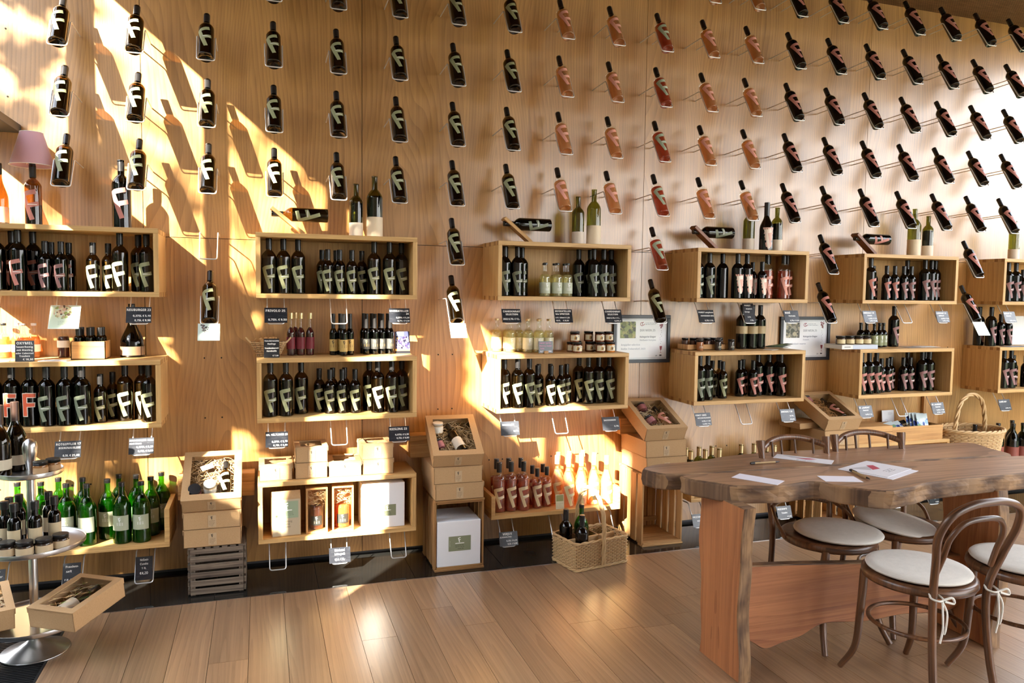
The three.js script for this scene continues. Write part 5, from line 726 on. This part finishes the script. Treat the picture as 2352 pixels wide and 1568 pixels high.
// wooden cases and leaflets on the far bottom box
wineCase('closed pale wooden wine case with brass clasp behind the table', 0.305, 0.115, 0.19, [4.995, tB, 0.11], 0);
{ const o = thing('leaflet_case', 'open pale wooden case holding colourful leaflets', 'wooden case', [5.31, tB, 0.09]), w = 0.45, d = 0.2, h = 0.1;
  for (const [a, b, e, f, y1] of [[0, w, d - 0.009, d, h], [0, w, 0, 0.009, h], [0, 0.009, 0.009, d - 0.009, h], [w - 0.009, w, 0.009, d - 0.009, h], [0.009, w - 0.009, 0.009, d - 0.009, 0.008]]) mesh('panel', woodUV(rspan(a, b, 0, y1, e, f, 0.001), 'x'), M.paleWood, o);
  for (let i = 0; i < 7; i++) { const rc = print(70, 90, (k, W2, H2) => { k.fillStyle = i === 2 ? '#23262a' : '#cfdfe4'; k.fillRect(0, 0, W2, H2); for (let j = 0; j < 24; j++) { k.fillStyle = ['#7fae8a', '#5d78c0', '#9fc6dc', '#3d4f9a', '#e3ecee'][(j + i) % 5]; if (i === 2) k.fillStyle = '#8a7a5c'; k.beginPath(); k.arc(rnd() * W2, H2 * (0.3 + rnd() * 0.7), 4 + rnd() * 9, 0, 7); k.fill(); } }); const l = solo('leaflet', printed(bx(0.1, 0.13, 0.0025, 0, 0.065, 0), rc), PM.gloss, i < 2 ? 'blue-green leaflet leaning low in the open wooden case' : i === 2 ? 'dark leaflet lying in the open wooden case' : 'blue-green leaflet standing upright in the open wooden case', 'leaflet', i < 2 ? 'low leaflets in the case' : i === 2 ? undefined : 'upright leaflets in the case', i < 3 ? [5.40 + i * 0.07, tB + 0.03, 0.24 - i * 0.012] : [5.665 - (i - 3) * 0.014, tB + 0.04, 0.22 - (i - 3) * 0.018]); l.rotation.x = i < 3 ? -1.0 : -0.25; l.rotation.y = i < 3 ? -0.3 : 0; } }
signStand(5.52, 0.05, tB + 0.003, 0.11, 0.17, [], 'tall white card with violet rings leaning on the wall', { name: 'leaflet_stand', cat: 'card', mat: PM.paper, lean: -0.12, draw: (k, w, h) => { k.fillStyle = '#d3d5d9'; k.fillRect(0, 0, w, h); k.strokeStyle = '#8f90a8'; k.lineWidth = 3; k.beginPath(); k.arc(w * 0.35, h * 0.45, 22, 0, 7); k.stroke(); k.fillStyle = '#6f6a96'; k.beginPath(); k.arc(w * 0.62, h * 0.6, 18, 0, 7); k.fill(); k.beginPath(); k.arc(w * 0.15, h * 0.95, 26, 0, 7); k.fill(); scribble(k, w * 0.5, h * 0.1, w * 0.4, 3, 14, '#8a8c94'); } });
signStand(6.70, 0.1, tL + 0.002, 0.16, 0.22, [], 'large white folded card at the wall end', { name: 'leaflet_stand', cat: 'card', mat: PM.paper, lean: -0.2, draw: (k, w, h) => { k.fillStyle = '#d5d8d4'; k.fillRect(0, 0, w, h); } });
solo('pine_board', woodUV(rspan(5.86, 6.0, 0.30, 0.83, 0.002, 0.03), 'y'), M.pine, 'knotty pine board leaning on the wall behind the oval basket', 'board');
// ---------- wicker ----------
function weave(path, y0, y1, rows, r, amp, spread = 0) {      // rows of wavy rods round a closed outline of [x, z, nx, nz]
  const g = [], n = path.length;
  for (let j = 0; j < rows; j++) { const t = j / (rows - 1), pts = []; for (let i = 0; i < n; i++) { const [x, z, nx, nz] = path[i], o = amp * ((i + j) % 2 ? 1 : -1) + spread * t; pts.push(V(x + nx * o, y0 + (y1 - y0) * t, z + nz * o)); } pts.push(pts[0].clone(), pts[1].clone()); const c = new THREE.CatmullRomCurve3(pts.slice(0, n), true); g.push(sweep(c.getPoints(n * 2), r, 5)); }
  return g;
}
function rectPath(w, d, n, rad) { const out = [], per = []; const cs = [[w / 2 - rad, d / 2 - rad, 0], [-w / 2 + rad, d / 2 - rad, 1], [-w / 2 + rad, -d / 2 + rad, 2], [w / 2 - rad, -d / 2 + rad, 3]]; const pts = []; for (const [cx, cz, k] of cs) for (let i = 0; i <= 6; i++) { const a = (k + i / 6) * Math.PI / 2; pts.push([cx + Math.cos(a) * rad, cz + Math.sin(a) * rad]); } const c = new THREE.CatmullRomCurve3(pts.map(([x, z]) => V(x, 0, z)), true, 'catmullrom', 0.1); for (let i = 0; i < n; i++) { const p = c.getPointAt(i / n), t = c.getTangentAt(i / n); out.push([p.x, p.z, t.z, -t.x]); } return out; }
function twisted(pts, r, m, parent, name = 'handle') { const c = new THREE.CatmullRomCurve3(pts.map((p) => V(...p))), P2 = c.getPoints(60), g = []; const fr = c.computeFrenetFrames(60); for (let k = 0; k < 3; k++) g.push(sweep(P2.map((p, i) => { const a = i / 60 * 26 + k * 2.094; return p.clone().addScaledVector(fr.normals[i], Math.cos(a) * r * 0.62).addScaledVector(fr.binormals[i], Math.sin(a) * r * 0.62); }), r * 0.62, 6)); mesh(name, g, m, parent); }
{ const o = thing('bottle_basket', 'rectangular wicker bottle carrier with arched handle on the black floor', 'basket', [2.972, 0, 0.462], 0.2), w = 0.375, d = 0.255, h = 0.155, path = rectPath(w - 0.02, d - 0.02, 76, 0.02);
  mesh('weave', weave(path, 0.014, h - 0.014, 15, 0.0046, 0.0042, 0.004), M.wicker, o).userData.kind = 'stuff';
  mesh('stakes', path.filter((_, i) => i % 2 === 0).map(([x, z]) => sweep([V(x, 0.004, z), V(x * 1.01, h - 0.004, z * 1.01)], 0.0028, 5)), M.wickerDark, o).userData.kind = 'stuff';
  for (const y of [0.008, h]) mesh(y > 0.1 ? 'rim' : 'foot_rim', [0, 1].map((k) => sweep(new THREE.CatmullRomCurve3(path.map(([x, z, nx, nz], i) => V(x + nx * (0.004 + 0.004 * Math.sin(i * 0.9 + k * 3.14)), y + 0.004 * Math.cos(i * 0.9 + k * 3.14), z + nz * (0.004 + 0.004 * Math.sin(i * 0.9 + k * 3.14)))), true).getPoints(200), 0.0055, 6)), M.wicker, o);
  mesh('basket_base', span(-w / 2 + 0.015, w / 2 - 0.015, 0.006, 0.012, -d / 2 + 0.015, d / 2 - 0.015), M.wickerDark, o);
  for (const x of [-0.06, 0.06]) mesh('divider', woodUV(rspan(x - 0.004, x + 0.004, 0.09, h - 0.01, -d / 2 + 0.016, d / 2 - 0.016, 0.002), 'z'), M.wickerDark, o); mesh('divider', woodUV(rspan(-w / 2 + 0.016, w / 2 - 0.016, 0.09, h - 0.01, -0.004, 0.004, 0.002), 'x'), M.wicker, o);
  twisted([[0, 0.02, d / 2 + 0.002], [0, h, d / 2 + 0.006], [0, 0.29, d / 2 - 0.005], [0, 0.395, d / 2 - 0.06], [0, 0.425, 0], [0, 0.395, -d / 2 + 0.06], [0, 0.29, -d / 2 + 0.005], [0, h, -d / 2 - 0.006], [0, 0.02, -d / 2 - 0.002]], 0.011, M.wicker, o);
  K.carrierGreen = () => bottleParts('litre', G.green, W.green, M.cap); K.carrierDark = () => bottleParts('bordeaux', G.blackG, W.dark, M.cap);
  for (const [k, x, z, l] of [['carrierDark', -0.125, 0.0, 'dark bottle at the back of the wicker carrier'], ['carrierDark', -0.11, 0.075, 'dark bottle at the front of the wicker carrier'], ['carrierGreen', -0.015, -0.065, 'green bottle in the wicker carrier']]) inside(o, bottle(k, 'wine_bottle', l, undefined, [0, 0, 0]), [x, 0.0125, z === 0 ? -0.062 : z], [0, 0, 0]); }
{ const o = thing('oval_basket', 'oval wicker basket with arched handle behind the table', 'basket', [6.075, 0.30, 0.24]), path = Array.from({ length: 60 }, (_, i) => { const a = i / 60 * 6.283; return [Math.cos(a) * 0.21, Math.sin(a) * 0.135, Math.cos(a), Math.sin(a)]; }), h = 0.28;
  mesh('weave', weave(path, 0.012, h - 0.02, 22, 0.0058, 0.005, 0.035), M.wicker, o).userData.kind = 'stuff';
  mesh('stakes', path.filter((_, i) => i % 2 === 0).map(([x, z, nx, nz]) => sweep([V(x, 0.004, z), V(x + nx * 0.035, h - 0.01, z + nz * 0.035)], 0.0032, 5)), M.wickerDark, o).userData.kind = 'stuff';
  mesh('rim', [0, 1, 2].map((k) => sweep(new THREE.CatmullRomCurve3(path.map(([x, z, nx, nz], i) => V(x + nx * (0.04 + 0.008 * Math.sin(i * 1.05 + k * 2.09)), h + 0.008 * Math.cos(i * 1.05 + k * 2.09), z + nz * (0.04 + 0.008 * Math.sin(i * 1.05 + k * 2.09)))), true).getPoints(150), 0.008, 6)), M.wicker, o);
  mesh('basket_base', cyl(0.2, 0.2, 0.01, 0, 0.006, 0, 32).scale(1, 1, 0.64), M.wickerDark, o);
  twisted([[-0.2, h - 0.06, 0.05], [-0.185, h + 0.06, 0.04], [-0.12, h + 0.2, 0.02], [0, h + 0.25, 0], [0.12, h + 0.2, -0.02], [0.185, h + 0.06, -0.04], [0.2, h - 0.06, -0.05]], 0.013, M.wicker, o);
  bottle('carrierDark', 'wine_bottle', 'dark bottle standing in the oval wicker basket', undefined, [6.17, 0.46 - 0.148, 0.2]); }
oakTray(5.835, 0.275, 'plain oak shelf tray under the oval wicker basket', 0.0245, 0.47);
// ---------- slab table ----------
const TH = 0.762;
{ const o = thing('slab_table', 'live-edge wooden slab table with two top planks and slab legs', 'table', [0, 0, 0]);
  const outline = (pts, rough) => { const c = new THREE.CatmullRomCurve3(pts.map(([x, z]) => V(x, 0, z)), true, 'catmullrom', 0.35), n = 150; return Array.from({ length: n }, (_, i) => { const p = c.getPointAt(i / n), q = (fbm(i * 0.35 + pts.length, 3.3, 64, 64, 2) - 0.37) * rough; return new THREE.Vector2(p.x + q * 0.4, -(p.z + q)); }); };
  const slabGeo = (pts, rough, th) => { const g = new THREE.ExtrudeGeometry(new THREE.Shape(outline(pts, rough)), { depth: th - 0.02, bevelEnabled: true, bevelThickness: 0.01, bevelSize: 0.009, bevelSegments: 3, steps: 3 }).rotateX(-Math.PI / 2).translate(0, TH - th + 0.01, 0); const p = g.attributes.position; for (let i = 0; i < p.count; i++) { const y = p.getY(i); if (y < TH - 0.015) { const a = fbm(p.getX(i) * 11 + 40, p.getZ(i) * 11 + y * 14 + 40, 256, 256, 3) - 0.42; p.setX(i, p.getX(i) + a * 0.035); p.setZ(i, p.getZ(i) + a * 0.035); if (y < TH - th * 0.7) p.setY(i, y + a * 0.012); } } g.computeVertexNormals(); return woodUV(g, 'x', [0, 0]); };
  const far = [[2.785, 1.421], [2.84, 1.375], [2.911, 1.352], [3.094, 1.345], [3.329, 1.285], [3.636, 1.27], [4.01, 1.294], [4.414, 1.312], [4.751, 1.343], [4.72, 1.49], [4.678, 1.628], [4.36, 1.607], [3.867, 1.578], [3.514, 1.562], [3.176, 1.553], [2.94, 1.542], [2.83, 1.52]];
  const near = [[2.882, 1.575], [2.956, 1.570], [3.162, 1.580], [3.491, 1.592], [3.839, 1.610], [4.326, 1.640], [4.672, 1.664], [4.74, 1.69], [4.70, 1.83], [4.62, 1.93], [4.391, 1.928], [4.2, 1.930], [3.995, 1.936], [3.799, 1.945], [3.686, 1.983], [3.568, 2.01], [3.498, 1.975], [3.415, 1.885], [3.385, 1.815], [3.329, 1.796], [3.164, 1.812], [3.009, 1.772], [2.952, 1.708], [2.895, 1.64]];
  mesh('top_plank', slabGeo(far, 0.012, 0.07), [M.slab, M.bark], o); mesh('top_plank', slabGeo(near, 0.02, 0.074), [M.slab, M.bark], o);
  const legGeo = (z0, z1, th, ph) => { const l = [], r = []; for (let i = 0; i <= 16; i++) { const y = i / 16 * (TH - 0.07); l.push(new THREE.Vector2(z0 + 0.010 * Math.sin(y * 9 + ph) + 0.006 * Math.sin(y * 23 + ph) - 0.02 * (y / 0.7) * (ph ? 0 : 1), y)); r.unshift(new THREE.Vector2(z1 + 0.010 * Math.sin(y * 8 + 2 + ph) + 0.005 * Math.sin(y * 19 + ph), y)); } const g = new THREE.ExtrudeGeometry(new THREE.Shape([...l, ...r]), { depth: th - 0.008, bevelEnabled: true, bevelThickness: 0.004, bevelSize: 0.004, bevelSegments: 1 }).translate(0, 0.004, 0.004).rotateY(-Math.PI / 2); return woodUV(g, 'y', [ph, 0.4]); };
  const lg = mesh('leg', legGeo(1.605, 1.872, 0.056, 0), [M.red, M.bark], o); lg.position.set(3.026, 0, 0); const lf = mesh('leg', legGeo(1.68, 1.965, 0.06, 3), [M.red, M.bark], o); lf.position.set(4.26, 0, 0);
  const sh = new THREE.Shape(); [[3.02, 0.43], [3.3, 0.41], [3.69, 0.375], [4.2, 0.36]].forEach(([x, y], i) => i ? sh.lineTo(x, y) : sh.moveTo(x, y)); sh.splineThru([[4.2, 0.13], [3.87, 0.13], [3.69, 0.124], [3.5, 0.142], [3.422, 0.138], [3.34, 0.105], [3.25, 0.09], [3.161, 0.075], [3.09, 0.115], [3.02, 0.14]].map(([x, y]) => new THREE.Vector2(x, y))); 
  mesh('stretcher', woodUV(new THREE.ExtrudeGeometry(sh, { depth: 0.036, bevelEnabled: true, bevelThickness: 0.004, bevelSize: 0.004, bevelSegments: 1 }).translate(0, 0, 1.752), 'x', [0.2, 0.1]), [M.red, M.bark], o); }
// papers and pens
function paper(label, cat, pts, y, draw, px = [120, 80]) { const c = pts.reduce((a, p) => [a[0] + p[0] / 4, a[1] + p[1] / 4], [0, 0]), w = Math.hypot(pts[1][0] - pts[0][0], pts[1][1] - pts[0][1]), h = Math.hypot(pts[3][0] - pts[0][0], pts[3][1] - pts[0][1]), a = -Math.atan2(pts[1][1] - pts[0][1], pts[1][0] - pts[0][0]); return solo('paper_sheet', printed(bx(w, h, 0.0012), print(px[0], px[1], draw)).rotateX(-Math.PI / 2), PM.paper, label, cat, undefined, [c[0], y, c[1]], a); }
const blank = (c) => (k, w, h) => { k.fillStyle = c; k.fillRect(0, 0, w, h); };
paper('blank white paper strip on the near edge of the slab table', 'paper', [[3.142, 1.611], [3.246, 1.771], [3.17, 1.815], [3.066, 1.655]], TH + 0.0012, blank('#e9e6f0')); paper('blank white paper slip beside a wooden pen on the slab table', 'paper', [[3.44, 1.733], [3.585, 1.785], [3.551, 1.874], [3.406, 1.822]], TH + 0.0012, blank('#ece9f2'));
const flyer = (k, w, h) => { k.fillStyle = '#dedce0'; k.fillRect(0, 0, w, h); k.fillStyle = '#b9b6ba'; k.beginPath(); k.moveTo(w * 0.1, h * 0.1); k.lineTo(w * 0.6, h * 0.3); k.lineTo(w * 0.3, h * 0.5); k.fill(); k.fillStyle = '#b03a4c'; k.beginPath(); k.moveTo(w * 0.35, h * 0.5); k.lineTo(w * 0.6, h * 0.22); k.lineTo(w * 0.72, h * 0.3); k.lineTo(w * 0.55, h * 0.55); k.fill(); scribble(k, w * 0.4, h * 0.68, w * 0.3, 3, 7, '#77737a'); };
paper('long white leaflet with pink mark near the far table edge', 'leaflet', [[3.562, 1.32], [3.73, 1.512], [3.652, 1.57], [3.484, 1.378]], TH + 0.0012, flyer, [160, 70]);
paper('lower leaflet of the small pile by the wooden pen', 'leaflet', [[3.705, 1.65], [3.945, 1.555], [3.85, 1.80], [3.62, 1.87]], TH + 0.0012, blank('#e8e6ec')); paper('top leaflet with red mark on the small pile', 'leaflet', [[3.694, 1.645], [3.925, 1.55], [3.88, 1.775], [3.65, 1.84]], TH + 0.0030, flyer, [160, 120]);
function pen(label, x0, z0, x1, z1) { const L = Math.hypot(x1 - x0, z1 - z0), o = thing('ballpoint_pen', label, 'pen', [x0, TH + 0.006, z0], -Math.atan2(z1 - z0, x1 - x0)); mesh('barrel', cyl(0.005, 0.005, L * 0.7, 0, 0, 0, 10).rotateZ(-Math.PI / 2).translate(L * 0.5, 0, 0), sm({ color: lin(0.42, 0.28, 0.13), roughness: 0.6 }), o); mesh('tip', cyl(0.005, 0.0015, L * 0.16, 0, 0, 0, 10).rotateZ(-Math.PI / 2).translate(L * 0.92, 0, 0), M.cap, o); mesh('clip', [cyl(0.0052, 0.0052, L * 0.14, 0, 0, 0, 10).rotateZ(-Math.PI / 2).translate(L * 0.08, 0, 0), bx(L * 0.3, 0.002, 0.003, L * 0.2, 0.006, 0)], M.cap, o); }
pen('wooden pen with black clip lying across the table joint', 3.292, 1.474, 3.445, 1.48); pen('wooden pen lying beside the leaflet pile', 3.643, 1.70, 3.601, 1.858);
// ---------- chairs: origin at the floor under the seat, facing +z ----------
const ring = (r, y, rr) => new THREE.TorusGeometry(r, rr, 10, 48).rotateX(Math.PI / 2).translate(0, y, 0);
const leg = (pts, r0, r1) => sweep(new THREE.CatmullRomCurve3(pts.map((p) => V(...p))).getPoints(18), (t) => r0 + (r1 - r0) * t, 8);
function seatParts(o) {
  mesh('seat', [lathe([[0.001, 0.428], [0.17, 0.428], [0.20, 0.424], [0.206, 0.434], [0.204, 0.452], [0.19, 0.458], [0.17, 0.453], [0.001, 0.450]], 48)].map((g) => woodUV(g, 'x')), M.chair, o);
  mesh('leg_ring', woodUV(ring(0.172, 0.255, 0.0085), 'x'), M.chair, o);
  for (const s of [-1, 1]) mesh('leg', leg([[s * 0.135, 0.43, 0.135], [s * 0.142, 0.25, 0.142], [s * 0.152, 0.1, 0.155], [s * 0.178, 0.004, 0.20]], 0.017, 0.0125), M.chair, o);
}
function cushion(o, dx, dz, tiltX = 0, tiltZ = 0) { const c = mesh('cushion', lathe([[0.001, 0], [0.17, 0], [0.187, 0.006], [0.189, 0.012], [0.184, 0.019], [0.16, 0.025], [0.08, 0.030], [0.001, 0.031]], 48), M.cloth, o); c.position.set(dx, 0.4585, dz); c.rotation.set(tiltX, 0, tiltZ); mesh('piping', new THREE.TorusGeometry(0.187, 0.0028, 6, 56).rotateX(Math.PI / 2).translate(0, 0.012, 0), M.tie, c); return c; }
function ties(o, x) { for (const s of [-1, 1]) { const g = []; g.push(tube([[s * x + 0.012, 0.452, -0.18], [s * x + 0.024, 0.444, -0.20], [s * x + 0.01, 0.44, -0.222], [s * x - 0.014, 0.442, -0.218], [s * x - 0.022, 0.447, -0.19]], 0.004, 18, 5)); g.push(tube([[s * x - 0.006, 0.442, -0.222], [s * x - 0.034, 0.452, -0.235], [s * x - 0.045, 0.43, -0.236], [s * x - 0.01, 0.438, -0.226]], 0.0045, 16, 5)); for (const k of [0, 1]) g.push(tube([[s * x, 0.44, -0.225], [s * x + 0.012 - k * 0.02, 0.40, -0.24], [s * x + 0.004 - k * 0.014, 0.34, -0.236], [s * x + 0.01 - k * 0.018, 0.29 + k * 0.03, -0.232]], 0.0036, 16, 5)); mesh('tie', g, M.tie, o); } }
function hoopChair(label, p, turn, group) {
  const o = thing('bentwood_chair', label, 'chair', p, turn, group); seatParts(o);
  const hoop = new THREE.CatmullRomCurve3([[-0.155, 0.004, -0.235], [-0.14, 0.2, -0.2], [-0.135, 0.44, -0.185], [-0.165, 0.58, -0.215], [-0.192, 0.69, -0.245], [-0.165, 0.765, -0.27], [-0.08, 0.80, -0.28], [0, 0.806, -0.283], [0.08, 0.80, -0.28], [0.165, 0.765, -0.27], [0.192, 0.69, -0.245], [0.165, 0.58, -0.215], [0.135, 0.44, -0.185], [0.14, 0.2, -0.2], [0.155, 0.004, -0.235]].map((q) => V(...q)));
  mesh('back_hoop', sweep(hoop.getPoints(90), 0.0145, 9), M.chair, o);
  mesh('inner_hoop', sweep(new THREE.CatmullRomCurve3([[-0.135, 0.53, -0.192], [-0.13, 0.6, -0.215], [-0.13, 0.67, -0.238], [-0.09, 0.725, -0.255], [0, 0.74, -0.262], [0.09, 0.725, -0.255], [0.13, 0.67, -0.238], [0.13, 0.6, -0.215], [0.135, 0.53, -0.192]].map((q) => V(...q))).getPoints(60), 0.0105, 8), M.chair, o);
  cushion(o, 0, 0.004); ties(o, 0.137); return o;
}
function spindleChair(label, p, turn, pad) {
  const o = thing('spindle_chair', label, 'chair', p, turn); seatParts(o);
  for (const s of [-1, 1]) { mesh('back_post', sweep(new THREE.CatmullRomCurve3([[s * 0.165, 0.004, -0.25], [s * 0.155, 0.2, -0.2], [s * 0.165, 0.43, -0.175], [s * 0.168, 0.48, -0.18], [s * 0.18, 0.62, -0.2], [s * 0.19, 0.76, -0.235], [s * 0.193, 0.842, -0.25]].map((q) => V(...q))).getPoints(40), (t) => 0.0135 + (t > 0.8 ? 0.007 * Math.min(1, (t - 0.8) * 6) : 0), 9), M.chair, o); mesh('seat_brace', tube([[s * 0.168, 0.55, -0.185], [s * 0.205, 0.5, -0.1], [s * 0.2, 0.44, -0.04]], 0.008, 20, 7), M.chair, o); }
  mesh('top_rail', tube([[-0.19, 0.80, -0.243], [-0.1, 0.83, -0.285], [0, 0.84, -0.30], [0.1, 0.83, -0.285], [0.19, 0.80, -0.243]], 0.0145, 32, 9), M.chair, o); mesh('lower_rail', tube([[-0.176, 0.535, -0.187], [-0.09, 0.55, -0.225], [0, 0.555, -0.238], [0.09, 0.55, -0.225], [0.176, 0.535, -0.187]], 0.011, 28, 8), M.chair, o);
  for (const x of [-0.12, -0.04, 0.04, 0.12]) { const b = 0.238 - x * x * 2.2; mesh('spindle', sweep([V(x, 0.552, -b + 0.004), V(x, 0.69, -b - 0.03), V(x, 0.832, -b - 0.06 + x * x * 0.6)], 0.006, 7), M.chair, o); }
  cushion(o, ...pad); return o;
}
spindleChair('spindle-back chair at the far table side, pad lying flat and pushed forward', [3.63, 0, 1.60], 0.02, [0.035, 0.02]);
spindleChair('spindle-back chair at the far table side, pad tipped up on the seat', [4.06, 0, 1.585], -0.1, [-0.03, 0.0, 0.10, -0.12]);
hoopChair('bentwood hoop-back chair in front of the table with tied cream pad', [3.64, 0, 2.085], Math.PI + 0.02); hoopChair('bentwood hoop-back chair with cream pad at the far front end of the table', [4.13, 0, 2.14], Math.PI + 0.35);
// ---------- tiered steel stand ----------
{ const o = thing('tiered_stand', 'three-tier round steel stand on the floor grille', 'stand', [0.292, 0, 0.78]);
  mesh('foot', lathe([[0.001, 0.062], [0.02, 0.06], [0.034, 0.045], [0.06, 0.03], [0.105, 0.012], [0.128, 0.006], [0.13, 0.001], [0.124, 0.0005]], 48), M.steel, o); mesh('pole', cyl(0.0165, 0.0165, 0.72, 0, 0.41, 0, 20), M.steel, o);
  for (const [y, r] of [[0.135, 0.205], [0.455, 0.195], [0.755, 0.118]]) mesh('tier', lathe([[0.001, y - 0.004], [r - 0.004, y - 0.004], [r, y], [r + 0.001, y + 0.016], [r - 0.0015, y + 0.017], [r - 0.003, y + 0.003], [0.001, y + 0.001]], 56), M.steel, o);
  mesh('finial', lathe([[0.0165, 0.757], [0.014, 0.77], [0.018, 0.80], [0.026, 0.84], [0.028, 0.865], [0.024, 0.885], [0.012, 0.897], [0.001, 0.90]], 24), M.steel, o);
  const jb = jarProto(0.031, 0.062, 0.017, pm({ color: lin(0.04, 0.02, 0.012), roughness: 0.12, clearcoat: 0.4 }), M.cap, [band(0.031, 0.008, 0.038, [0.55, 0.42, 0.26], 1.7)]);
  for (let i = 0; i < 9; i++) { const a = -2.5 + i * 0.43, r = 0.155; jar(jb, 'squat black-lidded jar with tan label on the middle steel tier', 'jars on the middle tier', [0.292 - r * Math.sin(-a * 0.98), 0.4575, 0.78 + r * Math.cos(a)], a); }
  K.oil = () => bottleParts('oilS', G.blackG, W.dark, M.cap, wrap(0.0245, [band(0.0245, 0.03, 0.092, [0.58, 0.46, 0.28], 1.3)])); S.oilS = { H: 0.198, R: 0.0245, body: 0.118, neckR: 0.0125, neck: 0.142, cap: 0.165, capR: 0.0155, fill: 0.115 };
  [[-0.085, 0.04], [-0.04, 0.085], [0.03, 0.07], [0.085, 0.01], [-0.085, -0.02], [0.045, -0.075], [-0.06, -0.06]].forEach(([x, z]) => bottle('oil', 'oil_bottle', 'small dark oil bottle with tan label on the middle steel tier', 'oil bottles on the middle tier', [0.292 + x, 0.4575, 0.78 + z], x * 3));
  const jt = jarProto(0.028, 0.058, 0.015, pm({ color: lin(0.24, 0.10, 0.03), roughness: 0.12, clearcoat: 0.4 }), M.cap, [band(0.028, 0.010, 0.034, [0.42, 0.25, 0.12], 1.2)]); for (const [x, z] of [[0.05, 0.055], [0.085, 0.01]]) jar(jt, 'brown jar on the small top steel tier', 'jars on the top tier', [0.292 + x, 0.7575, 0.78 + z], 0.4);
  K.stout = () => bottleParts('sparkling', G.dark, W.dark, sm({ color: lin(0.05, 0.025, 0.018), roughness: 0.4 }), sticker('sparkling', 0.03, 0.075, [0.62, 0.54, 0.40])); bottle('stout', 'wine_bottle', 'brown sparkling bottle with cream label on the top steel tier', undefined, [0.292 - 0.098, 0.7575, 0.78 + 0.028], -0.2).scale.setScalar(0.93); bottle('stout', 'wine_bottle', 'brown sparkling bottle behind the steel finial', undefined, [0.292 - 0.066, 0.7575, 0.78 - 0.062], 0.2).scale.setScalar(0.93);
  for (const [x, z, turn, l, tl] of [[0.105, 0.175, -0.55, 'gift carton with window on the right of the lowest steel tier', 0.14], [-0.14, 0.155, 0.35, 'gift carton with window on the left of the lowest steel tier', 0.1]]) { const c = carton('gift_carton', l, 0.215, 0.082, 0.28, [0.292 + x, 0.154, 0.78 + z], { window: 0.028, turn, tilt: tl, seal: false }); straw(c, 0.215, 0.28, 0.03, 120); inside(c, bottle('giftBottle', 'wine_bottle', 'bottle with cream label in the ' + (x > 0 ? 'right' : 'left') + ' carton on the lowest tier', undefined, [0, 0, 0]), [0.0, 0.043, -0.02], [-Math.PI / 2, 0, 0]); } }
solo('paper_card', printed(bx(0.052, 0.085, 0.0018, 0, 0.0425, 0), print(80, 130, (k, w, h) => { k.fillStyle = '#d9cfae'; k.fillRect(0, 0, w, h); k.fillStyle = '#94925e'; k.fillRect(6, 6, w - 12, h * 0.42); scribble(k, 8, h * 0.6, w - 16, 4, 12, '#b9ae90'); })), PM.paper, 'small card with green picture leaning among the rosé bottles', 'card', undefined, [2.858, 0.2595, 0.285]).rotation.x = -0.12;
// ---------- outside the left glazing: a tree whose leaves break the sunlight ----------
const SHADE = [   // [wall x, wall y, half width, half height, leaves, distance outside]
  [0.98, 1.18, 0.2, 0.42, 420, 1.6], [1.5, 1.35, 0.35, 0.3, 260, 1.8], [0.15, 2.62, 0.14, 0.1, 40, 3.2], [0.05, 2.35, 0.12, 0.08, 30, 3.2], [0.42, 2.2, 0.1, 0.12, 25, 3.0], [0.2, 2.9, 0.2, 0.05, 25, 3.0], [1.9, 1.55, 0.2, 0.25, 150, 2.0], [2.28, 1.05, 0.08, 0.3, 120, 1.6],
  [1.4, 0.85, 0.28, 0.28, 240, 1.8], [2.12, 1.5, 0.13, 0.26, 130, 1.7], [1.75, 0.95, 0.18, 0.2, 90, 2.0], [0.45, 0.75, 0.3, 0.08, 60, 2.4],
  [0.55, 2.35, 0.75, 0.75, 190, 6], [1.3, 1.9, 0.6, 0.5, 110, 6], [0.4, 0.95, 0.6, 0.5, 110, 6], [1.6, 0.7, 0.5, 0.5, 120, 6],
];
{
  const back = (x, y) => { const k = (x - XL) / 0.82; return V(XL, y + 0.70 * k, k); };   // where sunlight for wall point (x, y) crosses the glazing
  const o = thing('garden_tree', 'leafy tree outside the left glazing', 'tree', [0, 0, 0]);
  mesh('trunk', sweep([V(-4.6, -0.06, 6.2), V(-4.5, 1.6, 6.3), V(-4.35, 3.2, 6.0), V(-4.1, 5.6, 5.6)], (t) => 0.13 - 0.08 * t, 10), M.trunk, o);
  const pos = [], idx = [];
  for (const [x, y, rx, ry, n, dist] of SHADE) { const c = back(x, y); for (let i = 0; i < n; i++) { const a = rnd() * 6.283, q = Math.sqrt(rnd()), p = c.clone().addScaledVector(V(-0.82, 0.70, 1), dist + rnd() * 0.5); const wx = x + Math.cos(a) * q * rx, wy = y + Math.sin(a) * q * ry, d = back(wx, wy).sub(c); leafAt(pos, idx, p.add(d), 0.055 + rnd() * 0.04); } }
  const g = new THREE.BufferGeometry(); g.setAttribute('position', new THREE.Float32BufferAttribute(pos, 3)); g.setIndex(idx); g.computeVertexNormals();
  mesh('foliage', g, M.leaf, o).userData.kind = 'stuff';
}
scene.traverse((o) => { if (o.isMesh) o.castShadow = o.receiveShadow = true; });
renderer.render(scene, camera);
